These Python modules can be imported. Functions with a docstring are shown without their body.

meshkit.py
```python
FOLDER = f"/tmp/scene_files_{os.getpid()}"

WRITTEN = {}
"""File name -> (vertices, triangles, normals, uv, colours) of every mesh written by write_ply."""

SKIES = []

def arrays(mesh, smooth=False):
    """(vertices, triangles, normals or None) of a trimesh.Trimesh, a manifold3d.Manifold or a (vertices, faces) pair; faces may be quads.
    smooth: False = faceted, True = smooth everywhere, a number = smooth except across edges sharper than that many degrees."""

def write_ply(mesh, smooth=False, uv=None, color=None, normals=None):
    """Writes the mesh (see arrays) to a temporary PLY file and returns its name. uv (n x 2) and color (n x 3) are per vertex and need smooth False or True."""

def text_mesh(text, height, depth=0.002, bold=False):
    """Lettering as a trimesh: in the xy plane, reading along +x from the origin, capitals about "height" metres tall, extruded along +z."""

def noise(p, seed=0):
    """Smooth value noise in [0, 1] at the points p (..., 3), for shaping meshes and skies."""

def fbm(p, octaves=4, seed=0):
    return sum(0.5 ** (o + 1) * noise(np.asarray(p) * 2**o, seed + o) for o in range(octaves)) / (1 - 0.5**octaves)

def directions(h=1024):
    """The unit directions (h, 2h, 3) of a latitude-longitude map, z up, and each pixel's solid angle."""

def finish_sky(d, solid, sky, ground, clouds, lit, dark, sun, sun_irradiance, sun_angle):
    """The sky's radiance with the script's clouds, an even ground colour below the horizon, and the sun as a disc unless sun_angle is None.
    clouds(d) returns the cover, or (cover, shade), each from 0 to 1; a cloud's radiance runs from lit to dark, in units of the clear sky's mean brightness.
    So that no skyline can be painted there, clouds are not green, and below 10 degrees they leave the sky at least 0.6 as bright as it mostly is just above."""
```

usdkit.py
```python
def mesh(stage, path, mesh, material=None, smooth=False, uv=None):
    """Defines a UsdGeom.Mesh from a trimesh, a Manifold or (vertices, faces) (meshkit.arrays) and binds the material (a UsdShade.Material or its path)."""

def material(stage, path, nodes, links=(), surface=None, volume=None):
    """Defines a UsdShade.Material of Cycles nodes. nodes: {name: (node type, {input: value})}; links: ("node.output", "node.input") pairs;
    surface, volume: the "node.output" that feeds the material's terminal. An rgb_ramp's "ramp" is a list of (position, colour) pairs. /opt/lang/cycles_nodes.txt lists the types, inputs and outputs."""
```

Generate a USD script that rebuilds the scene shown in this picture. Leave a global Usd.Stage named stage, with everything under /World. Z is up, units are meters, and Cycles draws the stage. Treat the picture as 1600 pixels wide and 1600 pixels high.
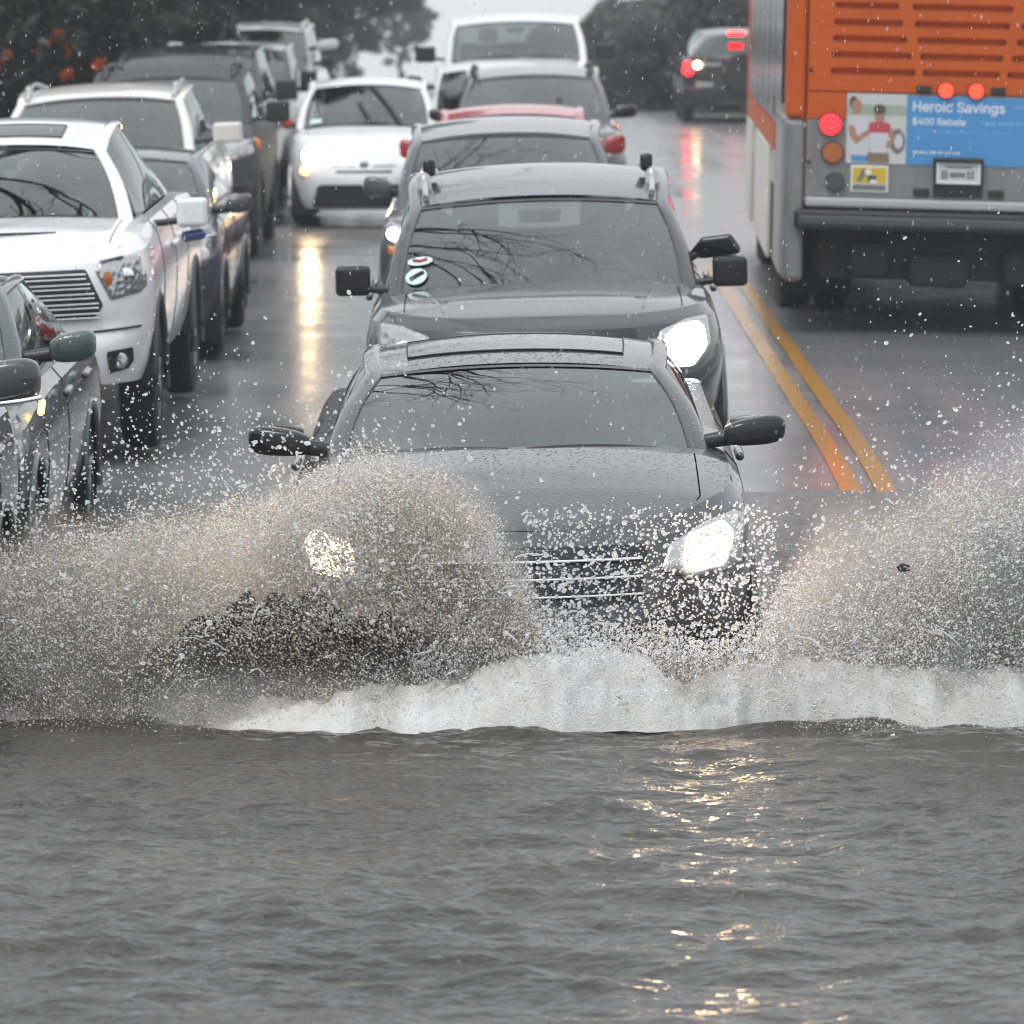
import math, random
import numpy as np, trimesh, usdkit, meshkit
import manifold3d as m3
from pxr import Usd, UsdGeom, UsdLux, UsdShade, Gf, Sdf, Vt
from scipy.spatial import Delaunay, ConvexHull
from scipy.interpolate import LinearNDInterpolator, NearestNDInterpolator
from shapely.geometry import Polygon
from shapely import contains_xy

stage = Usd.Stage.CreateInMemory()
UsdGeom.SetStageUpAxis(stage, "Z")
UsdGeom.SetStageMetersPerUnit(stage, 1.0)
World = UsdGeom.Xform.Define(stage, "/World")
stage.SetDefaultPrim(World.GetPrim())
UsdGeom.Scope.Define(stage, "/World/Looks")
random.seed(7)
rng = np.random.default_rng(7)

# ------------------------------------------------------------------ camera
CAM_H, F_PX = 2.8, 7885.0
cam = UsdGeom.Camera.Define(stage, "/World/camera")
cam.AddTranslateOp().Set(Gf.Vec3d(0, 0, CAM_H))
cam.AddRotateXOp().Set(90.0)
cam.CreateHorizontalApertureAttr(36.0)
cam.CreateVerticalApertureAttr(36.0)
cam.CreateFocalLengthAttr(36.0 * F_PX / 1600)
cam.CreateVerticalApertureOffsetAttr(-36.0 * 857 / 1600)
cam.CreateClippingRangeAttr(Gf.Vec2f(0.5, 6000))
cam.CreateFStopAttr(5.8)
cam.CreateFocusDistanceAttr(20.0)
cam.CreateExposureAttr(0.56)

# ------------------------------------------------------------------ sky and daylight
SUN_DIR = np.array([-0.25, -0.45, 0.86]); SUN_DIR /= np.linalg.norm(SUN_DIR)
SUN_EL, SUN_ROT = math.asin(SUN_DIR[2]), math.atan2(SUN_DIR[0], SUN_DIR[1])
sky = UsdLux.DomeLight.Define(stage, "/World/sky")
sky.GetPrim().SetCustomDataByKey("kind", "structure")
skymat = usdkit.material(stage, "/World/Looks/overcast_sky", {
    "sky": ("sky_texture", {"sky_type": "single_scattering", "sun_disc": False, "sun_elevation": SUN_EL, "sun_rotation": SUN_ROT}),
    "grey": ("hsv", {"saturation": 0.25, "value": 1.0}),
    "tc": ("texture_coordinate", {}),
    "sep": ("separate_xyz", {}),
    "grad": ("map_range", {"from_min": 0.0, "from_max": 1.0, "to_min": 6.3, "to_max": 10.6, "clamp": True}),
    "noise": ("noise_texture", {"scale": 2.2, "detail": 5.0, "roughness": 0.55}),
    "nr": ("map_range", {"from_min": 0.3, "from_max": 0.7, "to_min": 0.82, "to_max": 1.14, "clamp": True}),
    "amp": ("math", {"math_type": "multiply"}),
    "tint": ("mix", {"mix_type": "multiply", "fac": 1.0, "color2": (0.96, 0.985, 1.03)}),
    "mix": ("mix", {"fac": 0.9}),
    "bg": ("background_shader", {"strength": 0.1}),
}, [("sky.color", "grey.color"), ("tc.generated", "sep.vector"), ("sep.z", "grad.value"), ("tc.generated", "noise.vector"),
    ("noise.fac", "nr.value"), ("grad.result", "amp.value1"), ("nr.result", "amp.value2"), ("amp.value", "tint.color1"),
    ("grey.color", "mix.color1"), ("tint.color", "mix.color2"), ("mix.color", "bg.color")], surface="bg.background")
UsdShade.MaterialBindingAPI.Apply(sky.GetPrim()).Bind(skymat)
sun = UsdLux.DistantLight.Define(stage, "/World/daylight")
sun.CreateIntensityAttr(0.25); sun.CreateAngleAttr(20.0); sun.CreateColorAttr(Gf.Vec3f(1.0, 0.98, 0.95)); sun.CreateNormalizeAttr(True)
q = Gf.Rotation(Gf.Vec3d(0, 0, -1), Gf.Vec3d(*(-SUN_DIR).tolist()))
sun.AddTransformOp().Set(Gf.Matrix4d().SetRotate(q))

# ------------------------------------------------------------------ writing prims
USED = {}
def path_of(parent, name):
    k = (parent, name); n = USED.get(k, -1) + 1; USED[k] = n
    return f"{parent}/{name}" + (f"_{n:03d}" if n else "")
def tag(prim, label=None, cat=None, group=None, kind=None):
    for k, v in (("label", label), ("category", cat), ("group", group), ("kind", kind)):
        if v: prim.SetCustomDataByKey(k, v)
    return prim
def thing(name, label, cat, loc=(0, 0, 0), yaw=0.0, roll=0.0, group=None):
    x = UsdGeom.Xform.Define(stage, path_of("/World", name))
    x.AddTranslateOp().Set(Gf.Vec3d(*map(float, loc)))
    if yaw: x.AddRotateZOp().Set(float(yaw))
    if roll: x.AddRotateYOp().Set(float(roll))
    return str(tag(x.GetPrim(), label, cat, group).GetPath())
def part(parent, name, mesh, mat, smooth=35, label=None, kind=None):
    p = path_of(parent, name)
    if hasattr(mesh, "faces"):
        u, inv = np.unique(np.asarray(mesh.faces), return_inverse=True); mesh = tri(np.asarray(mesh.vertices)[u], inv.reshape(-1, 3))
    m = usdkit.mesh(stage, p, mesh, mat, smooth=smooth)
    tag(m.GetPrim(), label, kind=kind)
    return p
def top(name, mesh, mat, label=None, cat=None, group=None, kind=None, smooth=35):
    p = part("/World", name, mesh, mat, smooth)
    tag(stage.GetPrimAtPath(p), label, cat, group, kind)
    return p

# ------------------------------------------------------------------ materials
MAT = {}
def M(name, nodes, links=(), surface="p.BSDF", volume=None):
    MAT[name] = usdkit.material(stage, "/World/Looks/" + name, nodes, links, surface, volume)
    return MAT[name]
def plain(name, color, rough=0.5, metal=0.0, **kw):
    return M(name, {"p": ("principled_bsdf", {"base_color": color, "roughness": rough, "metallic": metal, **kw})})
def paint(name, color, metal=0.0, rough=0.35, beads=0.35, coat=1.0, scale=55.0, dirt=0.12):
    """Car paint under a clear coat, beaded with rain, faintly grimy low down in patches."""
    dark = tuple(c * 0.55 + 0.012 for c in color)
    nodes = {"tc": ("texture_coordinate", {}), "n": ("noise_texture", {"scale": 3.0, "detail": 3.0, "roughness": 0.6}),
        "nr": ("map_range", {"from_min": 0.5, "from_max": 0.75, "to_min": 0.0, "to_max": dirt * 2, "clamp": True}),
        "c": ("mix", {"color1": color, "color2": dark}),
        "p": ("principled_bsdf", {"roughness": rough, "metallic": metal, "coat_weight": coat, "coat_roughness": 0.06})}
    links = [("tc.object", "n.vector"), ("n.fac", "nr.value"), ("nr.result", "c.fac"), ("c.color", "p.base_color")]
    if beads:
        nodes.update({"v": ("voronoi_texture", {"scale": scale, "feature": "f1"}), "r": ("map_range", {"from_min": 0.08, "from_max": 0.34, "to_min": 1.0, "to_max": 0.0, "clamp": True}),
            "b": ("bump", {"strength": beads, "distance": 0.004})})
        links += [("tc.object", "v.vector"), ("v.distance", "r.value"), ("r.result", "b.height"), ("b.normal", "p.normal"), ("b.normal", "p.coat_normal")]
    return M(name, nodes, links)

def glass_sheet(name, tint, ior=1.75, wet=0, rough=0.0):
    if not wet:
        return M(name, {"t": ("transparent_bsdf", {"color": tint}), "g": ("glossy_bsdf", {"color": (0.93, 1.0, 0.985), "roughness": rough}), "f": ("fresnel", {"IOR": ior}), "mx": ("mix_closure", {})},
                 [("f.fac", "mx.fac"), ("t.BSDF", "mx.closure1"), ("g.BSDF", "mx.closure2")], surface="mx.closure")
    return M(name, {
        "tc": ("texture_coordinate", {}),
        "v": ("voronoi_texture", {"scale": 70.0}),
        "r": ("map_range", {"from_min": 0.05, "from_max": 0.22, "to_min": 1.0, "to_max": 0.0, "clamp": True}),
        "b": ("bump", {"strength": wet, "distance": 0.003}),
        "t": ("transparent_bsdf", {"color": tint}),
        "g": ("glossy_bsdf", {"color": (0.93, 1.0, 0.985), "roughness": rough}),
        "f": ("fresnel", {"IOR": ior}),
        "mx": ("mix_closure", {}),
    }, [("tc.object", "v.vector"), ("v.distance", "r.value"), ("r.result", "b.height"), ("b.normal", "g.normal"), ("f.fac", "mx.fac"), ("t.BSDF", "mx.closure1"), ("g.BSDF", "mx.closure2")], surface="mx.closure")

paint("paint_charcoal", (0.02, 0.021, 0.025), 0.1, 0.3, 0.6, scale=48)
paint("paint_graphite", (0.016, 0.017, 0.02), 0.1, 0.3, 0)
paint("paint_dark_grey", (0.06, 0.062, 0.068), 0.35, 0.35, 0)
paint("paint_white", (0.72, 0.73, 0.75), 0.0, 0.4, 0)
paint("paint_pearl", (0.68, 0.66, 0.62), 0.0, 0.4, 0)
paint("paint_black", (0.012, 0.012, 0.014), 0.0, 0.35, 0)
paint("paint_green", (0.024, 0.06, 0.047), 0.2, 0.35, 0.3)
paint("paint_dark_green", (0.018, 0.03, 0.027), 0.15, 0.35, 0.3)
paint("paint_blue_grey", (0.045, 0.05, 0.062), 0.3, 0.35, 0)
paint("paint_slate", (0.05, 0.053, 0.06), 0.0, 0.7, 0, coat=0.0)
paint("paint_red", (0.30, 0.012, 0.02), 0.0, 0.35, 0)
paint("paint_orange_red", (0.45, 0.05, 0.02), 0.0, 0.35, 0)
paint("paint_silver", (0.34, 0.35, 0.36), 0.4, 0.35, 0)
glass_sheet("windshield_glass", (0.56, 0.63, 0.61), 2.1)
glass_sheet("windshield_wet", (0.56, 0.63, 0.61), 2.15, 0.14)
glass_sheet("side_glass", (0.3, 0.34, 0.33), 1.65)
glass_sheet("dark_glass", (0.06, 0.065, 0.065), 1.5)
plain("rubber", (0.012, 0.012, 0.013), 0.55)
plain("black_plastic", (0.016, 0.016, 0.018), 0.38)
plain("black_gloss", (0.008, 0.008, 0.01), 0.15)
plain("flare_grey", (0.06, 0.062, 0.066), 0.5)
plain("interior_dark", (0.022, 0.022, 0.024), 0.8)
plain("interior_grey", (0.09, 0.088, 0.085), 0.85)
plain("chrome", (0.78, 0.79, 0.8), 0.12, 1.0)
plain("alloy", (0.42, 0.43, 0.44), 0.35, 0.9)
plain("white_plastic", (0.7, 0.7, 0.7), 0.4)
plain("sticker_pale", (0.55, 0.72, 0.68), 0.4)
plain("red_print", (0.45, 0.06, 0.08), 0.5)
plain("amber_lens", (0.65, 0.2, 0.03), 0.2, coat_weight=1.0)
plain("amber_dull", (0.36, 0.1, 0.015), 0.25, coat_weight=1.0)
plain("red_lens", (0.35, 0.012, 0.012), 0.15, coat_weight=1.0)
plain("blue_lens", (0.03, 0.07, 0.22), 0.1, coat_weight=1.0)
M("lamp_housing", {
    "tc": ("texture_coordinate", {}), "v": ("voronoi_texture", {"scale": 26.0}),
    "b": ("bump", {"strength": 0.7, "distance": 0.012}),
    "p": ("principled_bsdf", {"base_color": (0.4, 0.41, 0.42), "metallic": 0.75, "roughness": 0.22, "coat_weight": 1.0}),
}, [("tc.object", "v.vector"), ("v.distance", "b.height"), ("b.normal", "p.normal")])
def emit(name, color, strength):
    return M(name, {"e": ("emission", {"color": color, "strength": strength})}, surface="e.emission")
emit("lamp_warm", (1.0, 0.68, 0.36), 38.0)
emit("lamp_white", (1.0, 0.98, 0.93), 22.0)
emit("lamp_fiat", (1.0, 0.70, 0.36), 60.0)
emit("lamp_amber", (1.0, 0.55, 0.18), 3.0)
emit("lamp_red", (1.0, 0.008, 0.011), 11.0)
emit("lamp_red_hot", (1.0, 0.03, 0.012), 8.0)

# ------------------------------------------------------------------ mesh helpers
def tri(v, f): return trimesh.Trimesh(np.asarray(v, float), np.asarray(f, int), process=False)
def grid(P, out=None, keep=None):
    """Quads between the rows of P (m, n, 3); faces turned to point along out; keep (m-1, n-1) drops cells."""
    P = np.asarray(P, float); m, n = P.shape[:2]
    i, j = np.meshgrid(np.arange(m - 1), np.arange(n - 1), indexing="ij")
    a, b, c, d = i * n + j, (i + 1) * n + j, (i + 1) * n + j + 1, i * n + j + 1
    if keep is not None: a, b, c, d = a[keep], b[keep], c[keep], d[keep]
    a, b, c, d = (x.ravel() for x in (a, b, c, d))
    f = np.vstack([np.stack([a, b, c], 1), np.stack([a, c, d], 1)])
    t = tri(P.reshape(-1, 3), f)
    if out is not None:
        nrm = np.cross(t.vertices[f[:, 1]] - t.vertices[f[:, 0]], t.vertices[f[:, 2]] - t.vertices[f[:, 0]])
        o = out(t.triangles_center) if callable(out) else np.asarray(out, float)
        if (nrm * o).sum() < 0: t = tri(t.vertices, f[:, ::-1])
    return t
def cat(*ms):
    ms = [m for m in ms if m is not None and len(m.faces)]
    o, vs, fs = 0, [], []
    for m in ms:
        vs.append(np.asarray(m.vertices)); fs.append(np.asarray(m.faces) + o); o += len(m.vertices)
    return tri(np.vstack(vs), np.vstack(fs))
def mirror(m):
    v = np.array(m.vertices); v[:, 0] *= -1
    return tri(v, np.asarray(m.faces)[:, ::-1])
def box(x0, x1, y0, y1, z0, z1):
    m = trimesh.creation.box([x1 - x0, y1 - y0, z1 - z0]); m.apply_translation([(x0 + x1) / 2, (y0 + y1) / 2, (z0 + z1) / 2]); return m
ICO = trimesh.creation.icosphere(1).vertices
ICO2 = trimesh.creation.icosphere(2).vertices
def hull(pts, r=0.02, fine=False):
    pts = np.atleast_2d(np.asarray(pts, float)); r = np.broadcast_to(r, (len(pts),))
    c = np.vstack([p + rr * (ICO2 if fine else ICO) for p, rr in zip(pts, r)])
    h = trimesh.convex.convex_hull(c); return tri(h.vertices, h.faces)
def rbox(x0, x1, y0, y1, z0, z1, r=0.02, fine=False):
    r = min(r, (x1 - x0) / 2.01, (y1 - y0) / 2.01, (z1 - z0) / 2.01)
    return hull([(x, y, z) for x in (x0 + r, x1 - r) for y in (y0 + r, y1 - r) for z in (z0 + r, z1 - r)], r, fine)
def soft(m, edge=.03, it=14):
    v, f = trimesh.remesh.subdivide_to_size(np.asarray(m.vertices), np.asarray(m.faces), edge); t = trimesh.Trimesh(v, f); t.merge_vertices(); trimesh.smoothing.filter_taubin(t, iterations=it)
    return tri(t.vertices, t.faces)
def tube(path, r, sides=8, flat=1.0, up=(0, 0, 1), cap=True):
    p = np.asarray(path, float); r = np.broadcast_to(r, (len(p),))
    t = np.gradient(p, axis=0); t /= np.linalg.norm(t, axis=1, keepdims=True) + 1e-12
    a = np.cross(t, np.asarray(up, float)); bad = np.linalg.norm(a, axis=1) < 1e-3
    a[bad] = np.cross(t[bad], [1.0, 0, 0]); a /= np.linalg.norm(a, axis=1, keepdims=True) + 1e-12
    b = np.cross(t, a); ang = np.arange(sides) * 2 * np.pi / sides
    v = p[:, None] + r[:, None, None] * (np.cos(ang)[None, :, None] * a[:, None] + flat * np.sin(ang)[None, :, None] * b[:, None])
    i, j = np.meshgrid(np.arange(len(p) - 1), np.arange(sides), indexing="ij"); k = (j + 1) % sides
    qd = np.stack([i * sides + j, i * sides + k, (i + 1) * sides + k, (i + 1) * sides + j], -1).reshape(-1, 4)
    f = [qd[:, [0, 1, 2]], qd[:, [0, 2, 3]]]; V = v.reshape(-1, 3)
    if cap:
        n = len(V); V = np.vstack([V, p[:1], p[-1:]]); e = (len(p) - 1) * sides; s = np.arange(sides)
        f += [np.stack([np.full(sides, n), (s + 1) % sides, s], 1), np.stack([np.full(sides, n + 1), e + s, e + (s + 1) % sides], 1)]
    return tri(V, np.vstack(f))
def lathe_x(profile, cx, cy, cz, n=28):
    """Revolves (radius, x) pairs about the x axis through (cx, cy, cz)."""
    a = np.linspace(0, 2 * np.pi, n + 1)
    P = np.array([[(cx + x, cy + r * np.cos(t), cz + r * np.sin(t)) for t in a] for r, x in profile])
    return grid(P)
def disc_y(x, y, z, r, n=20, thick=0.01):
    m = trimesh.creation.cylinder(r, thick, sections=n); m.apply_transform(trimesh.transformations.rotation_matrix(np.pi / 2, [1, 0, 0])); m.apply_translation([x, y, z]); return m
def smoothpoly(pts, r=0.02):
    p = Polygon(pts); return p.buffer(-r).buffer(r * 1.99).buffer(-r * 0.99) if r else p
def patch(poly, fy, off=0.006, depth=0.03, step=0.03):
    """A plate cut to the outline poly in (x, z) and laid onto the surface y = fy(x, z), off in front of it."""
    ring = np.array(poly.segmentize(step).exterior.coords)[:-1]
    x0, z0, x1, z1 = poly.bounds
    gx, gz = np.meshgrid(np.arange(x0, x1, step), np.arange(z0, z1, step)); g = np.stack([gx.ravel(), gz.ravel()], 1)
    inner = poly.buffer(-step * 0.5)
    g = g[contains_xy(inner, g[:, 0], g[:, 1])] if not inner.is_empty else g[:0]
    p = np.vstack([ring, g]); D = Delaunay(p).simplices; c = p[D].mean(1); D = D[contains_xy(poly, c[:, 0], c[:, 1])]
    y = fy(p) - off; V = np.stack([p[:, 0], y, p[:, 1]], 1)
    a, b, c_ = (V[D[:, k]] for k in range(3)); n = np.cross(b - a, c_ - a); D[n[:, 1] > 0] = D[n[:, 1] > 0][:, ::-1]
    k = len(ring); back = V[:k].copy(); back[:, 1] += depth
    s = np.arange(k); nx = (s + 1) % k
    F = np.vstack([D, np.stack([s, nx, len(V) + s], 1), np.stack([nx, len(V) + nx, len(V) + s], 1)])
    return tri(np.vstack([V, back]), F)
def flat(y): return lambda p: np.full(len(p), float(y))
def txt(parent, name, s, height, x, y, z, mat, bold=False, depth=0.002):
    t = meshkit.text_mesh(s, height, depth, bold); v = np.array(t.vertices)
    return part(parent, name, tri(np.stack([v[:, 0] + x, y - v[:, 2], v[:, 1] + z], 1), t.faces), mat, False)
def lerp(a, b, t): return a + (b - a) * t

# ------------------------------------------------------------------ people
SKIN = plain("skin", (0.42, 0.25, 0.17), 0.5)
plain("hair_brown", (0.035, 0.02, 0.012), 0.6)
plain("shirt_grey", (0.16, 0.16, 0.18), 0.85)
plain("shirt_pale", (0.4, 0.38, 0.36), 0.85)
def chain(joints, r):
    out = []
    for a, b, ra, rb in zip(joints[:-1], joints[1:], r[:-1], r[1:]):
        s = lambda p, rr: m3.Manifold.sphere(rr, 14).translate([float(c) for c in p])
        out.append(m3.Manifold.batch_hull([s(a, ra), s(b, rb)]))
    return out
def fuse(ms, edge=0.03, iters=8):
    m = ms[0]
    for x in ms[1:]: m = m + x
    m = m.refine_to_length(edge); t = m.to_mesh()
    t = trimesh.Trimesh(np.array(t.vert_properties[:, :3]), np.array(t.tri_verts)); trimesh.smoothing.filter_taubin(t, iterations=iters)
    return tri(t.vertices, t.faces)
def driver(label, x, y, z, wheel, shirt, hair="hair_brown"):
    """Seated, facing -y, hands on a steering wheel whose centre is wheel = (dy, dz) from the hips and 0.18 m in radius."""
    t = thing("person", label, "person", (x, y, z))
    wy, wz = wheel
    body = chain([(0, 0, .08), (0, .05, .25), (0, .06, .42), (0, .04, .5)], [.15, .14, .15, .09]) + chain([(0, .04, .5), (0, .01, .6)], [.065, .055])
    for s in (-1, 1):
        body += chain([(0, .05, .43), (s * .17, .04, .44), (s * .24, -.1, .25), (s * .17, wy + .08, wz + .02), (s * .16, wy + .03, wz + .05)], [.12, .065, .05, .037, .032])
        body += chain([(s * .1, 0, .08), (s * .14, -.42, .1), (s * .13, -.6, -.25)], [.085, .065, .05])
        body += chain([(s * .13, -.6, -.25), (s * .13, -.72, -.3)], [.045, .035])
        for k in range(4):                                     # fingers closed round the rim
            fz = wz + .085 - .021 * k
            body += chain([(s * .165, wy + .025, fz - .012), (s * .185, wy - .02, fz), (s * .205, wy - .012, fz - .004), (s * .2, wy + .02, fz - .006)], [.0095, .009, .0085, .008])
        body += chain([(s * .155, wy + .03, wz + .07), (s * .15, wy - .012, wz + .1), (s * .16, wy - .025, wz + .115)], [.012, .01, .009])
    head = [m3.Manifold.sphere(.085, 24).scale([.9, 1.05, 1.25]).translate([0, .0, .72]), m3.Manifold.sphere(.055, 16).scale([.85, .9, 1.0]).translate([0, -.03, .655])]
    head += chain([(0, -.085, .735), (0, -.105, .70)], [.012, .016]) + chain([(-.02, -.084, .668), (.02, -.084, .668)], [.009, .009])
    for s in (-1, 1):
        head.append(m3.Manifold.sphere(.022, 12).scale([.45, .9, 1.3]).translate([s * .082, .01, .71]))
    part(t, "body", fuse(body + head, .02, 6), "/World/Looks/skin", True)
    eyes = cat(*[hull([(s * .033, -.083, .742)], .0105) for s in (-1, 1)])
    part(t, "eyes", eyes, MAT["black_gloss"], True)
    hr = m3.Manifold.sphere(.096, 24).scale([.95, 1.05, 1.2]).translate([0, .018, .74]) - m3.Manifold.cube([.4, .3, .4], True).translate([0, -.19, .62]) - m3.Manifold.cube([.3, .14, .3], True).translate([0, -.1, .6])
    part(t, "hair", fuse([hr], .02, 6), MAT[hair], True)
    sh = chain([(0, 0, .1), (0, .05, .25), (0, .055, .42), (0, .04, .48)], [.17, .158, .165, .095])
    for s in (-1, 1): sh += chain([(0, .05, .43), (s * .17, .04, .44), (s * .24, -.1, .25)], [.13, .078, .06])
    part(t, "shirt", fuse(sh, .03, 6), MAT[shirt], True)
    return t

# ------------------------------------------------------------------ cars (x to the picture's right, y from the nose to the tail, z up)
DEF = dict(L=4.6, W=1.82, H=1.45, zb=.2, hf=.72, zf=.86, belt=.93, deck=.98, yc=1.05, bowc=.2, wc=.72, zc=.96, yh=1.85, bowt=.12, wt=.58, zt=1.36,
           yr=3.2, wr=.56, zr=1.38, yb=3.9, rf=.75, nf=2.5, crown=.06, wheel=.33, ax=.85, ax2=3.55, shoulder=.09,
           nose=((0, .10), (.15, .04), (.35, 0), (.55, .01), (.75, .06), (.9, .13), (1, .22)),
           inset=((0, .09), (.12, .05), (.35, .015), (.6, 0), (.8, .012), (.93, .04), (1, .085)),
           paint="paint_dark_grey", lower=None, trim="black_plastic", mirror=None, rails=None, sunroof=None, glass="windshield_glass", privacy=True)
class Car:
    def __init__(c, name, label, X, d, z=0.0, yaw=0.0, roll=0.0, category="car", group=None, **kw):
        p = c.p = {**DEF, **kw}
        c.t = thing(name, label, category, (X, d, z), yaw, roll, group)
        W, L = p["W"], p["L"]
        tn, nn = zip(*p["nose"]); ti, ii = zip(*p["inset"])
        T = np.unique(np.concatenate([np.linspace(0, 1, 15), [.93, .96]]))
        y1 = p["rf"] + min(nn); y2 = L - .45
        zs = c.zs = lambda y: np.interp(y, [0, p["rf"] * .6, p["yc"], p["yc"] + 1.0, p["yb"], L], [p["hf"], lerp(p["hf"], p["zf"], .62), p["zf"], p["belt"], p["deck"], p["deck"] - .04])
        phi = np.linspace(0, np.pi / 2, 20); sx, cx = np.sin(phi) ** (2 / p["nf"]), np.cos(phi) ** (2 / p["nf"])
        ys = np.linspace(y1, y2, 72)
        rows = []
        for t in T:
            w = W / 2 - np.interp(t, ti, ii); yn = np.interp(t, tn, nn); tail = .06 * (1 - t) + .03 * t
            x = np.concatenate([w * sx, np.full(len(ys) - 1, w), w * np.cos(phi[1:]) ** (2 / 3.2)])
            y = np.concatenate([yn + (y1 - yn) * (1 - cx), ys[1:], y2 + (L - tail - y2) * np.sin(phi[1:]) ** (2 / 3.2)])
            zz = p["zb"] + (zs(y) - p["zb"]) * t
            rows.append(np.stack([x, y, zz], 1))
        R = c.R = np.array(rows)
        cy = (R[1:, 1:] + R[:-1, :-1]) / 2
        keep = np.ones(cy.shape[:2], bool)
        wr_ = p["wheel"] + .045
        for ax in (p["ax"], p["ax2"]):
            keep &= ~(((cy[..., 1] - ax) ** 2 + (cy[..., 2] - p["wheel"]) ** 2 < wr_ ** 2) & (cy[..., 0] > W / 2 - .2))
        outw = lambda ctr: np.stack([ctr[:, 0], (ctr[:, 1] - L / 2) * .3, ctr[:, 2] * 0], 1)
        side = grid(R, outw, keep)
        lowcut = None
        # hood and scuttle
        topr = R[-1]; iy = np.where(topr[:, 1] < p["yc"] + p["bowc"] + .12)[0][1:]
        cr = lambda y: p["crown"] * np.clip((y - topr[0, 1]) / .55, 0, 1) ** .6
        xl = p.get("lid", .84 * (W / 2 - .085))
        cin = np.linspace(-1, 1, 27); hrows = []
        for i in iy:
            xi, g = topr[i, 0], .006
            e = min(xl, xi - .03); e = max(e, .5 * xi)
            xs = np.concatenate([np.linspace(-xi, -e - g, 5), cin * e, np.linspace(e + g, xi, 5)])
            hrows.append([(x, topr[i, 1], topr[i, 2] + cr(topr[i, 1]) * (1 - abs(x / xi) ** 2.4)) for x in xs])
        H = np.array(hrows)
        ctr = (H[1:, 1:] + H[:-1, :-1]) / 2; nc = H.shape[1] - 1; cols = np.arange(nc)
        ok = ctr[..., 1] < p["yc"] + p["bowc"] * (ctr[..., 0] / p["wc"]) ** 2 + .02
        ok |= (np.abs(ctr[..., 0]) > p["wc"] + .01)
        lid = (cols >= 5) & (cols < nc - 5); gap = (cols == 4) | (cols == nc - 5)
        wide = (topr[iy, 0] > xl + .035)[1:]                         # past the nose the lid has its own edge
        c.hoodP = H
        hood = grid(H, (0, 0, 1), ok & lid[None]); wings = grid(H, (0, 0, 1), ok & ~lid[None] & ~(gap[None] & wide[:, None]))
        # body mesh with its shelf under the side glass
        A, Cc, B, D = c.corners()
        bot = c.belt_line()
        k = np.where((topr[:, 1] >= bot[0, 1] - .15) & (topr[:, 1] <= bot[-1, 1] + .1))[0]
        bx = np.interp(topr[k, 1], bot[:, 1], bot[:, 0]); bz = np.interp(topr[k, 1], bot[:, 1], bot[:, 2])
        shelf = grid(np.array([topr[k], np.stack([bx, topr[k, 1], bz], 1)]), (0, 0, 1))
        dk = np.where(topr[:, 1] > p["yb"] - .1)[0]
        deck = grid(np.array([[(f * topr[i, 0], topr[i, 1], topr[i, 2] + .03 * (1 - f * f)) for f in np.linspace(-1, 1, 9)] for i in dk]), (0, 0, 1))
        c.body = part(c.t, "body", cat(side, mirror(side), wings, shelf, mirror(shelf), deck), MAT[p["paint"]], 40)
        part(c.t, "hood", hood, MAT[p["paint"]], 40)
        # greenhouse
        u, v = np.linspace(-1, 1, 25), np.linspace(0, 1, 9)
        WSP = np.array([[c.ws(a, b) for a in u] for b in v])
        part(c.t, "windshield", grid(WSP, (0, -1, .7)), MAT[p["glass"]], True)
        e = .022
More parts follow.
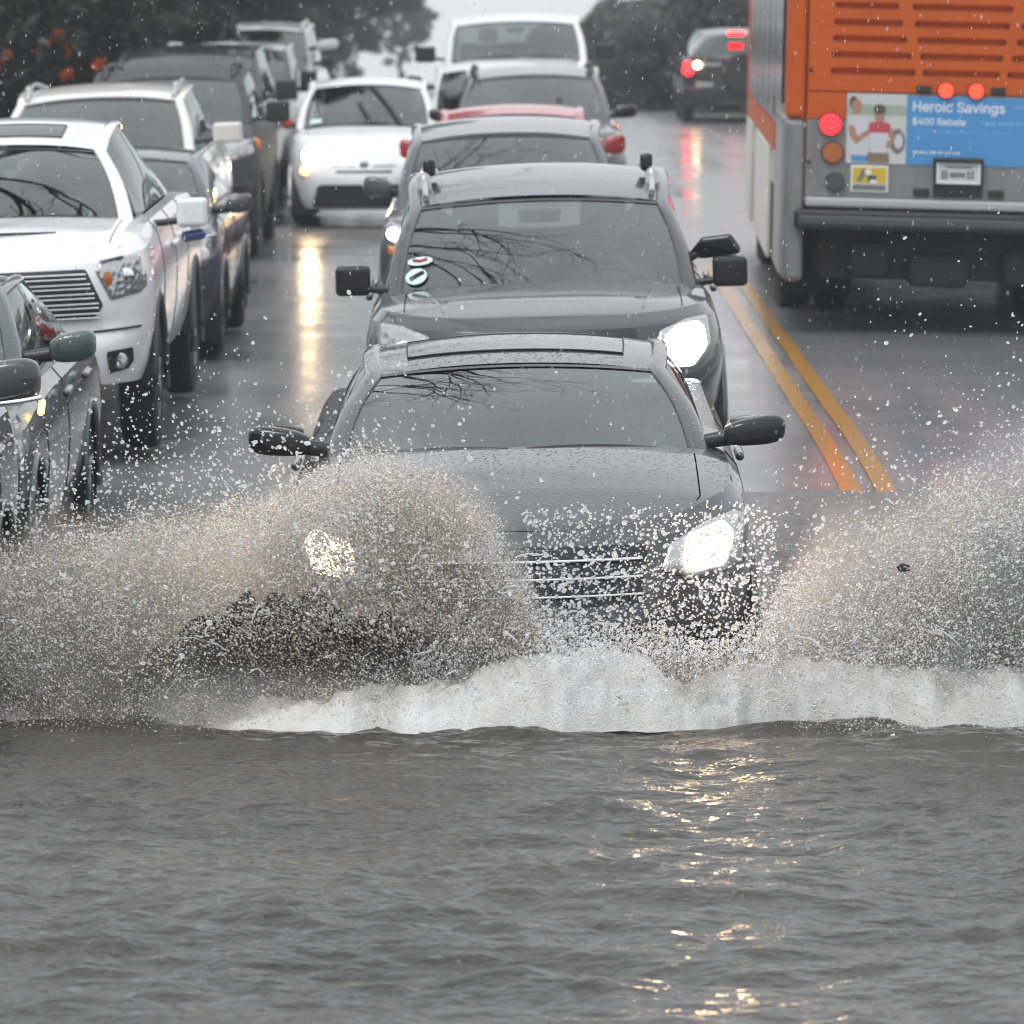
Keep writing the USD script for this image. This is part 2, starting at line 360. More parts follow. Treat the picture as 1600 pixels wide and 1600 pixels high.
        fr_ = [(u_, 0) for u_ in np.linspace(-1, 1, 25)] + [(1, v_) for v_ in v[1:]] + [(u_, 1) for u_ in np.linspace(1, -1, 25)[1:]] + [(-1, v_) for v_ in v[::-1][1:]]
        inn = [(a * (1 - .035), .06 + b * .9) for a, b in fr_]
        part(c.t, "windshield_seal", grid(np.array([[c.ws(a, b) + (0, -.003, .004) for a, b in fr_], [c.ws(a, b) + (0, -.003, .004) for a, b in inn]]), (0, -1, .7)), MAT["black_gloss"], True)
        RP = np.array([[c.roof(a, b) for a in np.linspace(-1, 1, 21)] for b in np.linspace(0, 1, 13)])
        part(c.t, "roof", grid(RP, (0, 0, 1)), MAT[p["paint"]], True)
        RW = np.array([[lerp(c.roof(a, 1), np.array([a * p["wb"], p["yb"] - .08 * a * a, c.zs(p["yb"]) + .02]), b) for a in u] for b in v])
        part(c.t, "rear_window", grid(RW, (0, 1, .4)), MAT["side_glass"], True)
        edge = [c.ws(1, b) for b in np.linspace(0, 1, 7)] + [c.roof(1, b) for b in np.linspace(0, 1, 9)[1:]]
        edge += [lerp(edge[-1], bot[-1] - (.05, 0, 0), b) for b in (.35, .7, 1)]
        edge = np.array(edge) + (.008, 0, 0)
        pr = np.concatenate([np.linspace(.048, .04, 7), np.linspace(.038, .034, 8), [.034, .036, .04]])
        for s in (1, -1):
            pil = tube(edge, pr, 10, .55, (0, .5, .8))
            part(c.t, "pillar", pil if s > 0 else mirror(pil), MAT[p["paint"]], True)
        tops = np.array([c.roof(1, b) for b in np.linspace(0, 1, 25)]); 
        def sidewin(a, b, n=9):
            rowsW = []
            for tt in np.linspace(.03, .97, 7):
                ln = []
                for q_ in np.linspace(a, b, n):
                    b0 = c.on(bot, q_); t0 = c.on(tops, q_); w_ = lerp(b0, t0, tt); w_[0] += .035 * math.sin(math.pi * tt * .9); ln.append(w_)
                rowsW.append(ln)
            return grid(np.array(rowsW), (1, 0, .3))
        spans = p.get("windows", ((.02, .44), (.48, .84)))
        for a, b in spans:
            for s in (1, -1):
                m = sidewin(a, b); g = MAT["dark_glass"] if (p["privacy"] and a > .4) else MAT["side_glass"]
                part(c.t, "side_window", m if s > 0 else mirror(m), g, True)
        ps = [sidewin(spans[i][1], spans[i + 1][0], 3) for i in range(len(spans) - 1)]
        for m in ps:
            for s in (1, -1): part(c.t, "door_pillar", m if s > 0 else mirror(m), MAT["black_plastic"], True)
        m = sidewin(spans[-1][1], 1.0, 4)
        for s in (1, -1): part(c.t, "rear_quarter", m if s > 0 else mirror(m), MAT[p["paint"]], True)
        # wheels, arches, underside
        for s in (1, -1):
            for ax in (p["ax"], p["ax2"]):
                r, hw = p["wheel"], .105; cxw = s * (W / 2 - .13)
                tyre = lathe_x([(r * .62, -hw), (r * .88, -hw), (r * .97, -hw * .8), (r, -hw * .4), (r, hw * .4), (r * .97, hw * .8), (r * .88, hw), (r * .62, hw)], cxw, ax, r)
                w = part(c.t, "wheel", tyre, MAT["rubber"], 40)
                o = s * (hw - .02)
                rim = [lathe_x([(r * .64, o + s * .012), (r * .58, o + s * .014), (r * .56, o - s * .05), (.02, o - s * .05)], cxw, ax, r, 24)]
                for k_ in range(5):
                    a_ = k_ * 2 * np.pi / 5 + .3
                    rim.append(hull([(cxw + o - s * .01, ax + q_ * r * math.cos(a_), r + q_ * r * math.sin(a_)) for q_ in (.08, .58)], [.035, .028]))
                part(w, "rim", cat(*rim), MAT["alloy"], 40)
                an = np.linspace(-.25, np.pi + .25, 22)
                arch = tube([(s * (W / 2 - .012), ax + wr_ * math.cos(a_), p["wheel"] + wr_ * math.sin(a_)) for a_ in an], .022, 6)
                part(c.t, "wheel_arch", arch, MAT[p.get("arch", p["paint"])], True)
                well = lathe_x([(wr_ + .02, s * -.02), (wr_ + .02, -s * .3), (.05, -s * .3)], s * W / 2, ax, p["wheel"], 24)
                well = tri(well.vertices, well.faces[(well.triangles_center[:, 2] > p["zb"] - .05)])
                part(c.t, "wheel_well", well, MAT["interior_dark"], True)
        part(c.t, "underbody", cat(box(-W / 2 + .3, W / 2 - .3, .3, L - .3, p["zb"] - .02, p["zb"] + .2), box(-W / 2 + .12, W / 2 - .12, p["ax"] + .45, p["ax2"] - .45, p["zb"] - .01, p["zb"] + .15)), MAT["interior_dark"], False)
        # front fittings lie on this surface
        n = 24; fp = R[:, :n].reshape(-1, 3); fp = np.vstack([fp, fp * (-1, 1, 1)])
        lin, near = LinearNDInterpolator(fp[:, [0, 2]], fp[:, 1]), NearestNDInterpolator(fp[:, [0, 2]], fp[:, 1])
        def fy(xz):
            y = lin(xz); b = np.isnan(y); y[b] = near(xz[b]); return y
        c.fy = fy
        hp = H.reshape(-1, 3); hl, hn = LinearNDInterpolator(hp[:, :2], hp[:, 2]), NearestNDInterpolator(hp[:, :2], hp[:, 2])
        c.hz = lambda x, y: float(np.nan_to_num(hl(x, y), nan=float(hn(x, y))))
        c.inside()
    def on(c, line, q_):
        s = np.linspace(0, 1, len(line)); return np.array([np.interp(q_, s, line[:, k]) for k in range(3)])
    def corners(c):
        p = c.p; p.setdefault("wb", p["W"] / 2 - p["shoulder"] - .05)
        return c.ws(1, 0), c.ws(1, 1), c.roof(1, 1), None
    def belt_line(c):
        p = c.p; a = c.ws(1, 0); ys = np.linspace(a[1], p["yb"], 25); t = (ys - ys[0]) / (ys[-1] - ys[0])
        x = a[0] + (p["wb"] - a[0]) * np.clip(t / .2, 0, 1) ** .7
        z = np.maximum(c.zs(ys) + .012, a[2] - .02)
        return np.stack([x, ys, z], 1)
    def ws(c, u, v):
        p = c.p; w = lerp(p["wc"], p["wt"], v) + .02 * math.sin(math.pi * v)
        y = lerp(p["yc"] + p["bowc"] * u * u, p["yh"] + p["bowt"] * u * u, v); z = lerp(p["zc"] - .045 * u * u, p["zt"] - .045 * u * u, v)
        b = .035 * math.sin(math.pi * v); return np.array([u * w, y - b * .5, z + b * .8])
    def roof(c, u, v):
        p = c.p; w = lerp(p["wt"], p["wr"], v) + .035 * math.sin(math.pi * v); rise = p["H"] - lerp(p["zt"], p["zr"], .45)
        y = lerp(p["yh"] + p["bowt"] * u * u, p["yr"] - .08 * u * u, v)
        z = lerp(p["zt"], p["zr"], v) - .045 * u * u * (1 + .25 * u * u) + rise * math.sin(math.pi * min(1, v * .95 + .02)) ** .75
        return np.array([u * w, y, z])
    def inside(c):
        p = c.p; yc, zc = p["yc"] + p["bowc"], p["zc"]; w = p["wc"] - .04
        dash = hull([(-w, yc + .12, zc - .1), (w, yc + .12, zc - .1), (-w, yc + .45, zc - .07), (w, yc + .45, zc - .07), (-w, yc + .5, zc - .5), (w, yc + .5, zc - .5), (-w, yc + .1, zc - .4), (w, yc + .1, zc - .4)], .02)
        scut = grid(np.array([[c.ws(a, 0) + (0, .02, -.012) for a in np.linspace(-1, 1, 17)], [(a * w, yc + .2, zc - .075) for a in np.linspace(-1, 1, 17)]]), (0, 0, 1))
        part(c.t, "dashboard", cat(dash, scut), MAT["interior_dark"], 40)
        ysf = max(p["yh"] + .35, yc + .85); hh = p["H"] - .42
        for x in (-.36, .36):
            part(c.t, "seat", cat(rbox(x - .23, x + .23, ysf, ysf + .16, .45, hh, .06), rbox(x - .13, x + .13, ysf + .05, ysf + .14, hh + .05, hh + .24, .04), rbox(x - .24, x + .24, ysf - .5, ysf + .1, .32, .47, .06)), MAT["interior_grey"], 40)
        part(c.t, "rear_seat", rbox(-p["wb"] + .12, p["wb"] - .12, ysf + .95, ysf + 1.1, .4, hh + .02, .06), MAT["interior_dark"], 40)
        part(c.t, "steering_wheel", tube([(.37 + .18 * math.cos(a), yc + .62 + .06 * math.sin(a), zc - .1 + .17 * math.sin(a)) for a in np.linspace(0, 2 * np.pi, 25)], .013, 6, cap=False), MAT["black_plastic"], True)
        s0 = c.ws(0, .93)
        part(c.t, "rear_view_mirror", hull([(-.11, s0[1] + .12, s0[2] - .05), (.11, s0[1] + .12, s0[2] - .05), (-.1, s0[1] + .12, s0[2] - .1), (.1, s0[1] + .12, s0[2] - .1)], .012), MAT["black_plastic"], True)
    # ---- fittings
    def plate(c, name, pts, mat, r=.02, off=.006, depth=.04, both=False, parent=None, step=.03, label=None):
        out = []
        for s in ((1, -1) if both else (1,)):
            pp = [(s * x, z) for x, z in pts]
            out.append(part(parent or c.t, name, patch(smoothpoly(pp, r), c.fy, off, depth, step), MAT[mat], 30, label))
        return out
    def ball(c, parent, name, x, z, r, mat, off=.012, flatness=.35, rz=None):
        y = c.fy(np.array([[x, z]]))[0] - off
        m = tri((ICO if mat.startswith("lamp_") and mat != "lamp_housing" else ICO2) * (r, r * flatness, rz or r) + (x, y, z), trimesh.creation.icosphere(1 if mat.startswith("lamp_") and mat != "lamp_housing" else 2).faces)
        return part(parent, name, m, MAT[mat], True)
    def bar(c, parent, name, x0, x1, z, r, mat, off=.02, n=15, sweep=0.0):
        xs = np.linspace(x0, x1, n); zz = z + sweep * (np.abs(xs) / max(abs(x0), abs(x1))) ** 2
        y = c.fy(np.stack([xs, zz], 1)) - off
        return part(parent, name, tube(np.stack([xs, y, zz], 1), r, 6, .6), MAT[mat], True)
    def mirrors(c, x0, x1, y, z, h, mat, kind="wing", sides=(1, -1), arm=None, depth=.13):
        for s in sides:
            if kind == "wing":                                   # a moulded shell, fuller towards its outer end
                E, O = np.meshgrid(np.linspace(-np.pi / 2, np.pi / 2, 15), np.linspace(-np.pi, np.pi, 29), indexing="ij")
                pw = lambda t, e_: np.sign(t) * np.abs(t) ** e_
                xx = pw(np.cos(E), .7) * pw(np.cos(O), .55); yy = pw(np.cos(E), .7) * pw(np.sin(O), .75); zz = pw(np.sin(E), .62)
                tp = .78 + .22 * (xx + 1) / 2
                P_ = np.stack([s * (lerp(x0, x1, .5) + xx * (x1 - x0) / 2), y + depth * .45 + yy * depth * .5 * tp - .02 * (1 - xx), z + zz * h * .5 * tp + .012 * (xx - 1)], -1)
                m = grid(P_, lambda ct: ct - P_.reshape(-1, 3).mean(0))
            else:
                r = .03
                m = hull([(s * xx, yy, zz) for xx in (x0 + r, x1 - r) for yy in (y + r, y + depth - r) for zz in (z - h / 2 + r, z + h / 2 - r)], r, True)
            pm = part(c.t, "mirror", m, MAT[mat], True if kind == "wing" else 50)
            xin = c.p["W"] / 2 - .1
            part(pm, "mirror_arm", hull([(s * (xin - .06), y + .06, z - h * .40), (s * (x0 + .06), y + .06, z - h * .25)], [.03, .036] if kind == 'wing' else [.022, .02]), MAT["black_plastic"], True)
            gl = grid(np.array([[(s * xx, y + depth + (.004 if kind != "wing" else -.012), zz) for xx in (x0 + .03, x1 - .03)] for zz in (z - h * .35, z + h * .35)]), (0, 1, 0))
            part(pm, "mirror_glass", gl, MAT["chrome"], False)
    def wipers(c, spec=((-.55, .05, .03), (.12, .72, .03)), lift=None):
        for u0, u1, v in spec:
            n = 12; q_ = [c.ws(lerp(u0, u1, t), v + .025 * math.sin(math.pi * t)) + (0, -.012, .016) for t in np.linspace(0, 1, n)]
            part(c.t, "wiper", tube(q_, .011, 6), MAT["black_plastic"], True)
    def roof_rails(c, mat="black_plastic", h=.05, x=.93, feet=True, v0=.1):
        for s in (1, -1):
            q_ = [c.roof(s * x, v) + (0, 0, h) for v in np.linspace(v0, .92, 10)]
            q_[0] = c.roof(s * x, v0 - .05) + (0, 0, .01)
            m = [tube(q_, .018, 8, 1.2)]
            if feet: m += [hull([q_[1] + (0, .0, .01), c.roof(s * x, v0 + .08)], [.034, .04]), hull([q_[-1], c.roof(s * x, .92)], [.03, .035])]
            part(c.t, "roof_rail", cat(*m), MAT[mat], 40)
    def sun_roof(c, v0=.12, v1=.5, u=.72):
        P = np.array([[c.roof(a, b) + (0, 0, .005) for a in np.linspace(-u, u, 13)] for b in np.linspace(v0, v1, 7)])
        part(c.t, "sunroof", grid(P, (0, 0, 1)), MAT["black_gloss" if c.p["paint"] != "paint_charcoal" else "paint_charcoal"], True)
        ring = np.vstack([P[0], P[1:, -1], P[-1, ::-1][1:], P[::-1, 0][1:]])
        part(c.t, "sunroof_seal", tube(ring, .004, 6, cap=False), MAT["rubber"], True)
    def handles(c, spots):
        for y, z in spots:
            for s in (1, -1):
                x = c.p["W"] / 2 + .012
                part(c.t, "door_handle", hull([(s * x, y, z), (s * x, y + .18, z + .01)], .02), MAT[c.p["paint"]], True)
    def seams(c, ys):
        """Door gaps: a thin dark line following the flank at each y."""
        for y in ys:
            k = int(np.argmin(np.abs(c.R[-1][20:90, 1] - y))) + 20
            for s in (1, -1):
                q_ = c.R[2:, k] * (s, 1, 1) + (s * -.001, 0, 0); q_[:, 1] = y
                part(c.t, "door_gap", tube(q_, .005, 4), MAT["rubber"], False)
    def number_plate(c, x, z, y=None, w=.3, h=.15):
        y = c.fy(np.array([[x, z]]))[0] - .02 if y is None else y
        pl = part(c.t, "license_plate", rbox(x - w / 2, x + w / 2, y - .008, y + .008, z - h / 2, z + h / 2, .006), MAT["white_plastic"], 30)
        part(pl, "plate_frame", cat(box(x - w / 2 - .01, x + w / 2 + .01, y - .012, y + .006, z + h / 2 - .006, z + h / 2 + .012), box(x - w / 2 - .01, x + w / 2 + .01, y - .012, y + .006, z - h / 2 - .012, z - h / 2 + .006)), MAT["black_plastic"], False)
# ------------------------------------------------------------------ the cars
NOSE_SEDAN = ((0, .16), (.15, .07), (.3, .01), (.45, 0), (.62, .03), (.8, .07), (.92, .11), (1, .2))
NOSE_TALL = ((0, .14), (.15, .05), (.35, 0), (.55, .01), (.75, .03), (.88, .06), (.95, .1), (1, .19))
NOSE_ROUND = ((0, .1), (.15, .03), (.35, 0), (.5, .01), (.7, .08), (.85, .18), (.94, .28), (1, .42))
DIP = -.21

def sedan_flooded():
    c = Car("flooding_sedan", "charcoal sedan ploughing through the flood with headlights on", .045, 19.25, DIP, roll=-1.3,
            L=4.8, W=1.86, H=1.41, hf=.765, zf=.99, belt=1.03, deck=1.06, yc=1.02, bowc=.26, wc=.735, zc=1.035, yh=1.82, bowt=.12, wt=.585, zt=1.335, yr=3.1, wr=.56, zr=1.35, yb=4.0,
            rf=.85, nf=2.3, crown=.075, nose=NOSE_SEDAN, ax=.95, ax2=3.7, paint="paint_charcoal", shoulder=.1, glass="windshield_wet")
    g = c.plate("grille", [(-.5, .765), (.5, .765), (.46, .545), (-.46, .545)], "black_gloss", .03, .004)[0]
    for z in (.715, .65, .585): c.bar(g, "grille_bar", -.47, .47, z, .011, "chrome", .014)
    for x in np.arange(-.42, .43, .06): part(g, "grille_slat", tube([(x, c.fy(np.array([[x, z]]))[0] - .008, z) for z in (.555, .655, .755)], .004, 4), MAT["black_plastic"], False)
    for s in (1, -1):
        h = c.plate("headlight", [(s * x, z) for x, z in ((.545, .665), (.58, .755), (.72, .825), (.845, .85), (.885, .825), (.875, .665), (.8, .63), (.66, .62))], "lamp_housing", .015, .006)[0]
        part(h, "bulb", patch(smoothpoly([(s * x, z) for x, z in ((.635, .645), (.65, .785), (.80, .825), (.845, .765), (.80, .66))], .035), c.fy, .012, .01), MAT["lamp_warm"], 30)
        c.plate("fog_lamp_bezel", [(s * x, z) for x, z in ((.56, .32), (.58, .42), (.76, .44), (.78, .34))], "black_plastic", .02, .006)
    c.plate("bumper_intake", [(-.5, .46), (.5, .46), (.42, .28), (-.42, .28)], "black_plastic", .03, .005)
    c.mirrors(.845, 1.10, 1.34, 1.09, .13, "black_gloss")
    c.sun_roof(.16, .52, .76)
    c.wipers(((-.9, -.05, .015), (.05, .85, .015)))
    P = np.array([[c.ws(a * lerp(1.2, .8, (.98 - b) / .2), b) + (0, .012, -.01) for a in np.linspace(-.085, .085, 9)] for b in np.linspace(.80, .98, 5)])
    part(c.t, "rain_sensor", grid(P, (0, -1, .5)), MAT["interior_grey"], True)
    c.seams((1.35, 2.4)); c.handles(((2.15, .9), (3.1, .9)))
    driver("driver with dark hair behind the windshield of the charcoal sedan in the flood", .045 + .37, 19.25 + 2.1, DIP + .52, (-.42, .33), "shirt_grey")

def suv_grey():
    c = Car("grey_suv", "graphite SUV with roof rails and one glaring headlight, right behind the flooded sedan", .19, 26.0, -.02, roll=-1.5,
            L=4.75, W=1.9, H=1.67, zb=.24, hf=.96, zf=1.045, belt=1.06, deck=1.1, yc=1.13, bowc=.2, wc=.795, zc=1.055, yh=1.98, bowt=.1, wt=.675, zt=1.52, yr=3.9, wr=.64, zr=1.55, yb=4.5,
            rf=.8, nf=2.5, crown=.06, nose=NOSE_TALL, wheel=.36, ax=.95, ax2=3.7, paint="paint_graphite", category="suv", windows=((.02, .36), (.39, .68), (.71, .93)))
    c.plate("grille", [(-.5, .92), (.5, .92), (.4, .68), (-.4, .68)], "black_plastic", .03)
    for s in (1, -1):
        h = c.plate("headlight", [(s * x, z) for x, z in ((.56, .76), (.6, .9), (.74, .95), (.86, .96), (.875, .80), (.78, .70), (.64, .70))], "lamp_housing", .02)[0]
        if s > 0: part(h, "bulb", patch(smoothpoly([(.63, .715), (.63, .87), (.70, .925), (.835, .935), (.85, .80), (.77, .71)], .05), c.fy, .014, .02), MAT["lamp_white"], 30)
        else: c.ball(h, "bulb", s * .73, .82, .06, "white_plastic", .012)
        c.plate("fog_lamp_bezel", [(s * x, z) for x, z in ((.58, .36), (.6, .48), (.78, .48), (.78, .36))], "black_plastic", .02)
    c.plate("bumper_intake", [(-.45, .5), (.45, .5), (.4, .3), (-.4, .3)], "black_plastic", .03)
    c.number_plate(0, .56)
    c.mirrors(.935, 1.125, 1.5, 1.115, .165, "black_gloss", "box")
    m = hull([(.84, 1.72, 1.205), (.9, 1.66, 1.27), (1.03, 1.64, 1.285), (1.065, 1.64, 1.23), (.9, 1.7, 1.2), (1.04, 1.7, 1.215)], [.022, .03, .028, .03, .022, .026], True)
    up = part(c.t, "mirror", m, MAT["black_gloss"], 50, "rounded second mirror above the square one")
    part(up, "mirror_arm", hull([(.8, 1.7, 1.17), (.88, 1.7, 1.22)], [.02, .024]), MAT["black_plastic"], True)
    c.roof_rails("paint_silver", .045, .93, True)
    for s in (1, -1): part(c.t, "rack_foot", rbox(s * .615 - .035, s * .615 + .035, 2.55, 2.64, 1.63, 1.73, .02), MAT["black_gloss"], 40)
    c.wipers(((-.95, -.1, .01), (-.02, .8, .015)))
    for (u, v, w, h), m_ in (((-.87, .2, .075, .075), "sticker_pale"), ((-.855, .345, .09, .042), "sticker_pale")):
        a = np.linspace(0, 2 * np.pi, 25); r = np.linspace(0, 1, 4)
        st = part(c.t, "windshield_sticker", grid(np.array([[c.ws(u + w * q_ * math.cos(t), v + h * q_ * math.sin(t)) + (0, -.012, .008) for t in a] for q_ in r]), (0, -1, .5)), MAT[m_], True)
        if h > .06:
            part(st, "sticker_print", tube([c.ws(u + x, v + z) + (0, -.018, .012) for x, z in ((-.04, -.03), (0, .0), (.05, .03))], .012, 6), MAT["interior_dark"], True)
        else:
            part(st, "sticker_print", tube([c.ws(u + x, v + z) + (0, -.018, .012) for x, z in ((-.05, .01), (0, -.005), (.05, .01))], .009, 6), MAT["red_print"], True)
    c.seams((1.4, 2.5, 3.5)); c.handles(((2.2, .98), (3.2, .98)))
    for s in (1, -1):   # crease along the hood
        q_ = [(s * lerp(.52, .62, t), lerp(.35, 1.1, t), c.hz(s * lerp(.52, .62, t), lerp(.35, 1.1, t)) - .004) for t in np.linspace(0, 1, 10)]
        part(c.t, "hood_crease", tube(q_, .014, 8, .5), MAT["paint_graphite"], True)
    driver("driver in pale shirt at the wheel of the graphite SUV", .19 + .37, 26.0 + 2.35, .62, (-.47, .36), "shirt_pale")

def hatch_dark():
    c = Car("dark_hatchback", "dark grey crossover with rounded mirrors, boxed in just behind the graphite SUV", -.01, 34.5, 0, roll=-1.3,
            L=4.3, W=1.8, H=1.67, zb=.22, hf=.98, zf=1.08, belt=1.1, deck=1.12, yc=1.0, bowc=.2, wc=.74, zc=1.1, yh=1.75, bowt=.1, wt=.625, zt=1.575, yr=3.7, wr=.6, zr=1.58, yb=4.1,
            rf=.75, nose=NOSE_TALL, paint="paint_dark_grey", ax=.9, ax2=3.4, windows=((.02, .4), (.43, .75), (.78, .92)))
    for s in (1, -1):
        h = c.plate("headlight", [(s * x, z) for x, z in ((.6, .84), (.64, .98), (.82, 1.03), (.85, .92), (.78, .84))], "lamp_housing", .02)[0]
        c.ball(h, "bulb", s * .79, .95, .045, "lamp_white", .016)
        c.plate("turn_signal", [(s * x, z) for x, z in ((.72, .8), (.73, .86), (.83, .87), (.83, .81))], "amber_lens", .01)
    c.plate("grille", [(-.45, .93), (.45, .93), (.4, .7), (-.4, .7)], "black_plastic", .03)
    c.mirrors(.82, 1.02, 1.4, 1.24, .17, "paint_dark_grey")
    c.wipers()
    P = np.array([[c.ws(a, b) + (0, .012, -.01) for a in np.linspace(-.1, .1, 5)] for b in np.linspace(.8, .98, 4)])
    part(c.t, "rain_sensor", grid(P, (0, -1, .5)), MAT["interior_grey"], True)

def red_car():
    c = Car("red_car", "red car in the queue, its roof and red mirrors showing behind the dark crossover", .03, 44.0, 0, roll=-1.3,
            L=4.3, W=1.78, H=1.5, hf=.8, zf=.95, belt=.98, deck=1.0, yc=1.0, zc=.98, yh=1.75, wt=.6, zt=1.43, yr=3.4, wr=.57, zr=1.43, yb=3.9, paint="paint_red", ax=.9, ax2=3.4)
    for s in (1, -1): c.plate("headlight", [(s * x, z) for x, z in ((.56, .66), (.6, .77), (.82, .83), (.84, .72), (.7, .64))], "lamp_housing", .02)
    c.plate("grille", [(-.4, .72), (.4, .72), (.36, .55), (-.36, .55)], "black_plastic", .03)
    c.mirrors(.83, 1.02, 1.4, 1.16, .19, "paint_red")
    c.wipers()

def suv_far():
    c = Car("dark_suv", "dark grey SUV with black roof rails, queued between the red car and the white hatchback", .25, 52.0, 0, roll=-1.2,
            L=4.7, W=1.9, H=1.7, zb=.24, hf=.95, zf=1.08, belt=1.1, deck=1.12, yc=1.1, wc=.77, zc=1.09, yh=1.95, wt=.66, zt=1.6, yr=3.9, wr=.63, zr=1.6, yb=4.4, paint="paint_dark_grey", nose=NOSE_TALL, wheel=.36, category="suv")
    for s in (1, -1): c.plate("headlight", [(s * x, z) for x, z in ((.56, .78), (.6, .9), (.84, .95), (.86, .82), (.7, .76))], "lamp_housing", .02)
    c.plate("grille", [(-.45, .9), (.45, .9), (.4, .68), (-.4, .68)], "black_plastic", .03)
    c.mirrors(.86, 1.11, 1.5, 1.22, .15, "black_gloss", "wing"); c.roof_rails("black_plastic", .05); c.wipers(((-.6, .0, .03), (.35, .42, .45)))

def hatch_white():
    c = Car("white_hatchback", "white hatchback mostly hidden between the dark grey SUV and the tall white pickup", -.19, 58.4, 0, roll=-1.2,
            L=4.2, W=1.76, H=1.62, hf=.85, zf=1.0, belt=1.02, deck=1.04, yc=1.0, zc=1.0, yh=1.7, wt=.63, zt=1.54, yr=3.5, wr=.6, zr=1.54, yb=4.0, paint="paint_white", ax=.9, ax2=3.4)
    for s in (1, -1): c.plate("headlight", [(s * x, z) for x, z in ((.56, .7), (.6, .82), (.82, .88), (.84, .76), (.7, .68))], "lamp_housing", .02)
    c.plate("grille", [(-.4, .76), (.4, .76), (.36, .58), (-.36, .58)], "black_plastic", .03)
    c.mirrors(.83, 1.03, 1.35, 1.42, .18, "black_gloss"); c.wipers()

def pickup_far():
    c = Car("white_pickup", "tall white pickup with black towing mirrors, last and highest of the queue", .08, 65.0, 0, roll=-1.2, category="pickup",
            L=5.9, W=2.03, H=2.13, zb=.5, hf=1.32, zf=1.5, belt=1.5, deck=1.5, yc=1.35, bowc=.14, wc=.885, zc=1.535, yh=2.0, bowt=.08, wt=.80, zt=2.02, yr=3.9, wr=.78, zr=2.03, yb=4.2, rf=.5, nf=3.2, nose=NOSE_TALL, wheel=.42, ax=1.0, ax2=4.7, paint="paint_white", windows=((.02, .45), (.48, .9)))
    c.plate("grille", [(-.6, 1.3), (.6, 1.3), (.55, .9), (-.55, .9)], "chrome", .03)
    for s in (1, -1): c.plate("headlight", [(s * x, z) for x, z in ((.66, .95), (.66, 1.28), (.93, 1.28), (.93, .95))], "lamp_housing", .02)
    c.mirrors(1.06, 1.33, 1.75, 1.62, .21, "black_plastic", "box"); c.wipers()

def fiat():
    c = Car("white_city_car", "small rounded white city car with round lit headlights and one orange mirror", -1.57, 53.6, 0, roll=-.4,
            L=3.55, W=1.63, H=1.55, zb=.19, hf=.86, zf=1.0, belt=.98, deck=.98, yc=.75, bowc=.16, wc=.71, zc=1.045, yh=1.4, bowt=.1, wt=.595, zt=1.47, yr=2.7, wr=.55, zr=1.46, yb=3.3, rf=.7, nf=2.4, crown=.07,
            nose=NOSE_ROUND, wheel=.3, ax=.7, ax2=3.0, paint="paint_white", windows=((.02, .55),))
    for s in (1, -1):
        h = c.ball(c.t, "headlight", s * .575, .755, .105, "chrome", .0)
        c.ball(h, "bulb", s * .575, .755, .088, "lamp_fiat" if s < 0 else "lamp_warm", .03)
        h = c.ball(c.t, "driving_lamp", s * .63, .59, .075, "chrome", .0, rz=.055)
        c.ball(h, "bulb", s * .63, .59, .06, "lamp_amber", .025, rz=.042)
        c.bar(c.t, "chrome_whisker", s * .09, s * .33, .655, .012, "chrome", .01)
    c.ball(c.t, "emblem", 0, .66, .05, "alloy", .008)
    c.plate("plate_recess", [(-.3, .60), (.3, .60), (.3, .575), (-.3, .575)], "black_plastic", .008)
    c.plate("bumper_intake", [(-.5, .43), (-.44, .45), (.44, .45), (.5, .43), (.56, .2), (-.56, .2)], "black_plastic", .02)
    c.mirrors(.8, .92, 1.1, 1.09, .15, "paint_orange_red", "wing", sides=(-1,))
    c.mirrors(.74, .86, 1.1, 1.03, .13, "black_gloss", "wing", sides=(1,))
    c.wipers(((-.05, .35, .02),))
    for (u0, v0), (u1, v1) in (((.55, .03), (.1, .93)), ((.1, .03), (-.12, .5))):
        part(c.t, "wiper", tube([c.ws(lerp(u0, u1, t), lerp(v0, v1, t)) + (0, -.015, .02) for t in np.linspace(0, 1, 8)], [.02] * 8, 6), MAT["black_plastic"], True)
    P = np.array([[c.ws(a, b) + (0, -.01, .008) for a in (-.86, -.68)] for b in (.1, .19)])
    part(c.t, "windshield_sticker", grid(P, (0, -1, .5)), MAT["sticker_pale"], False)

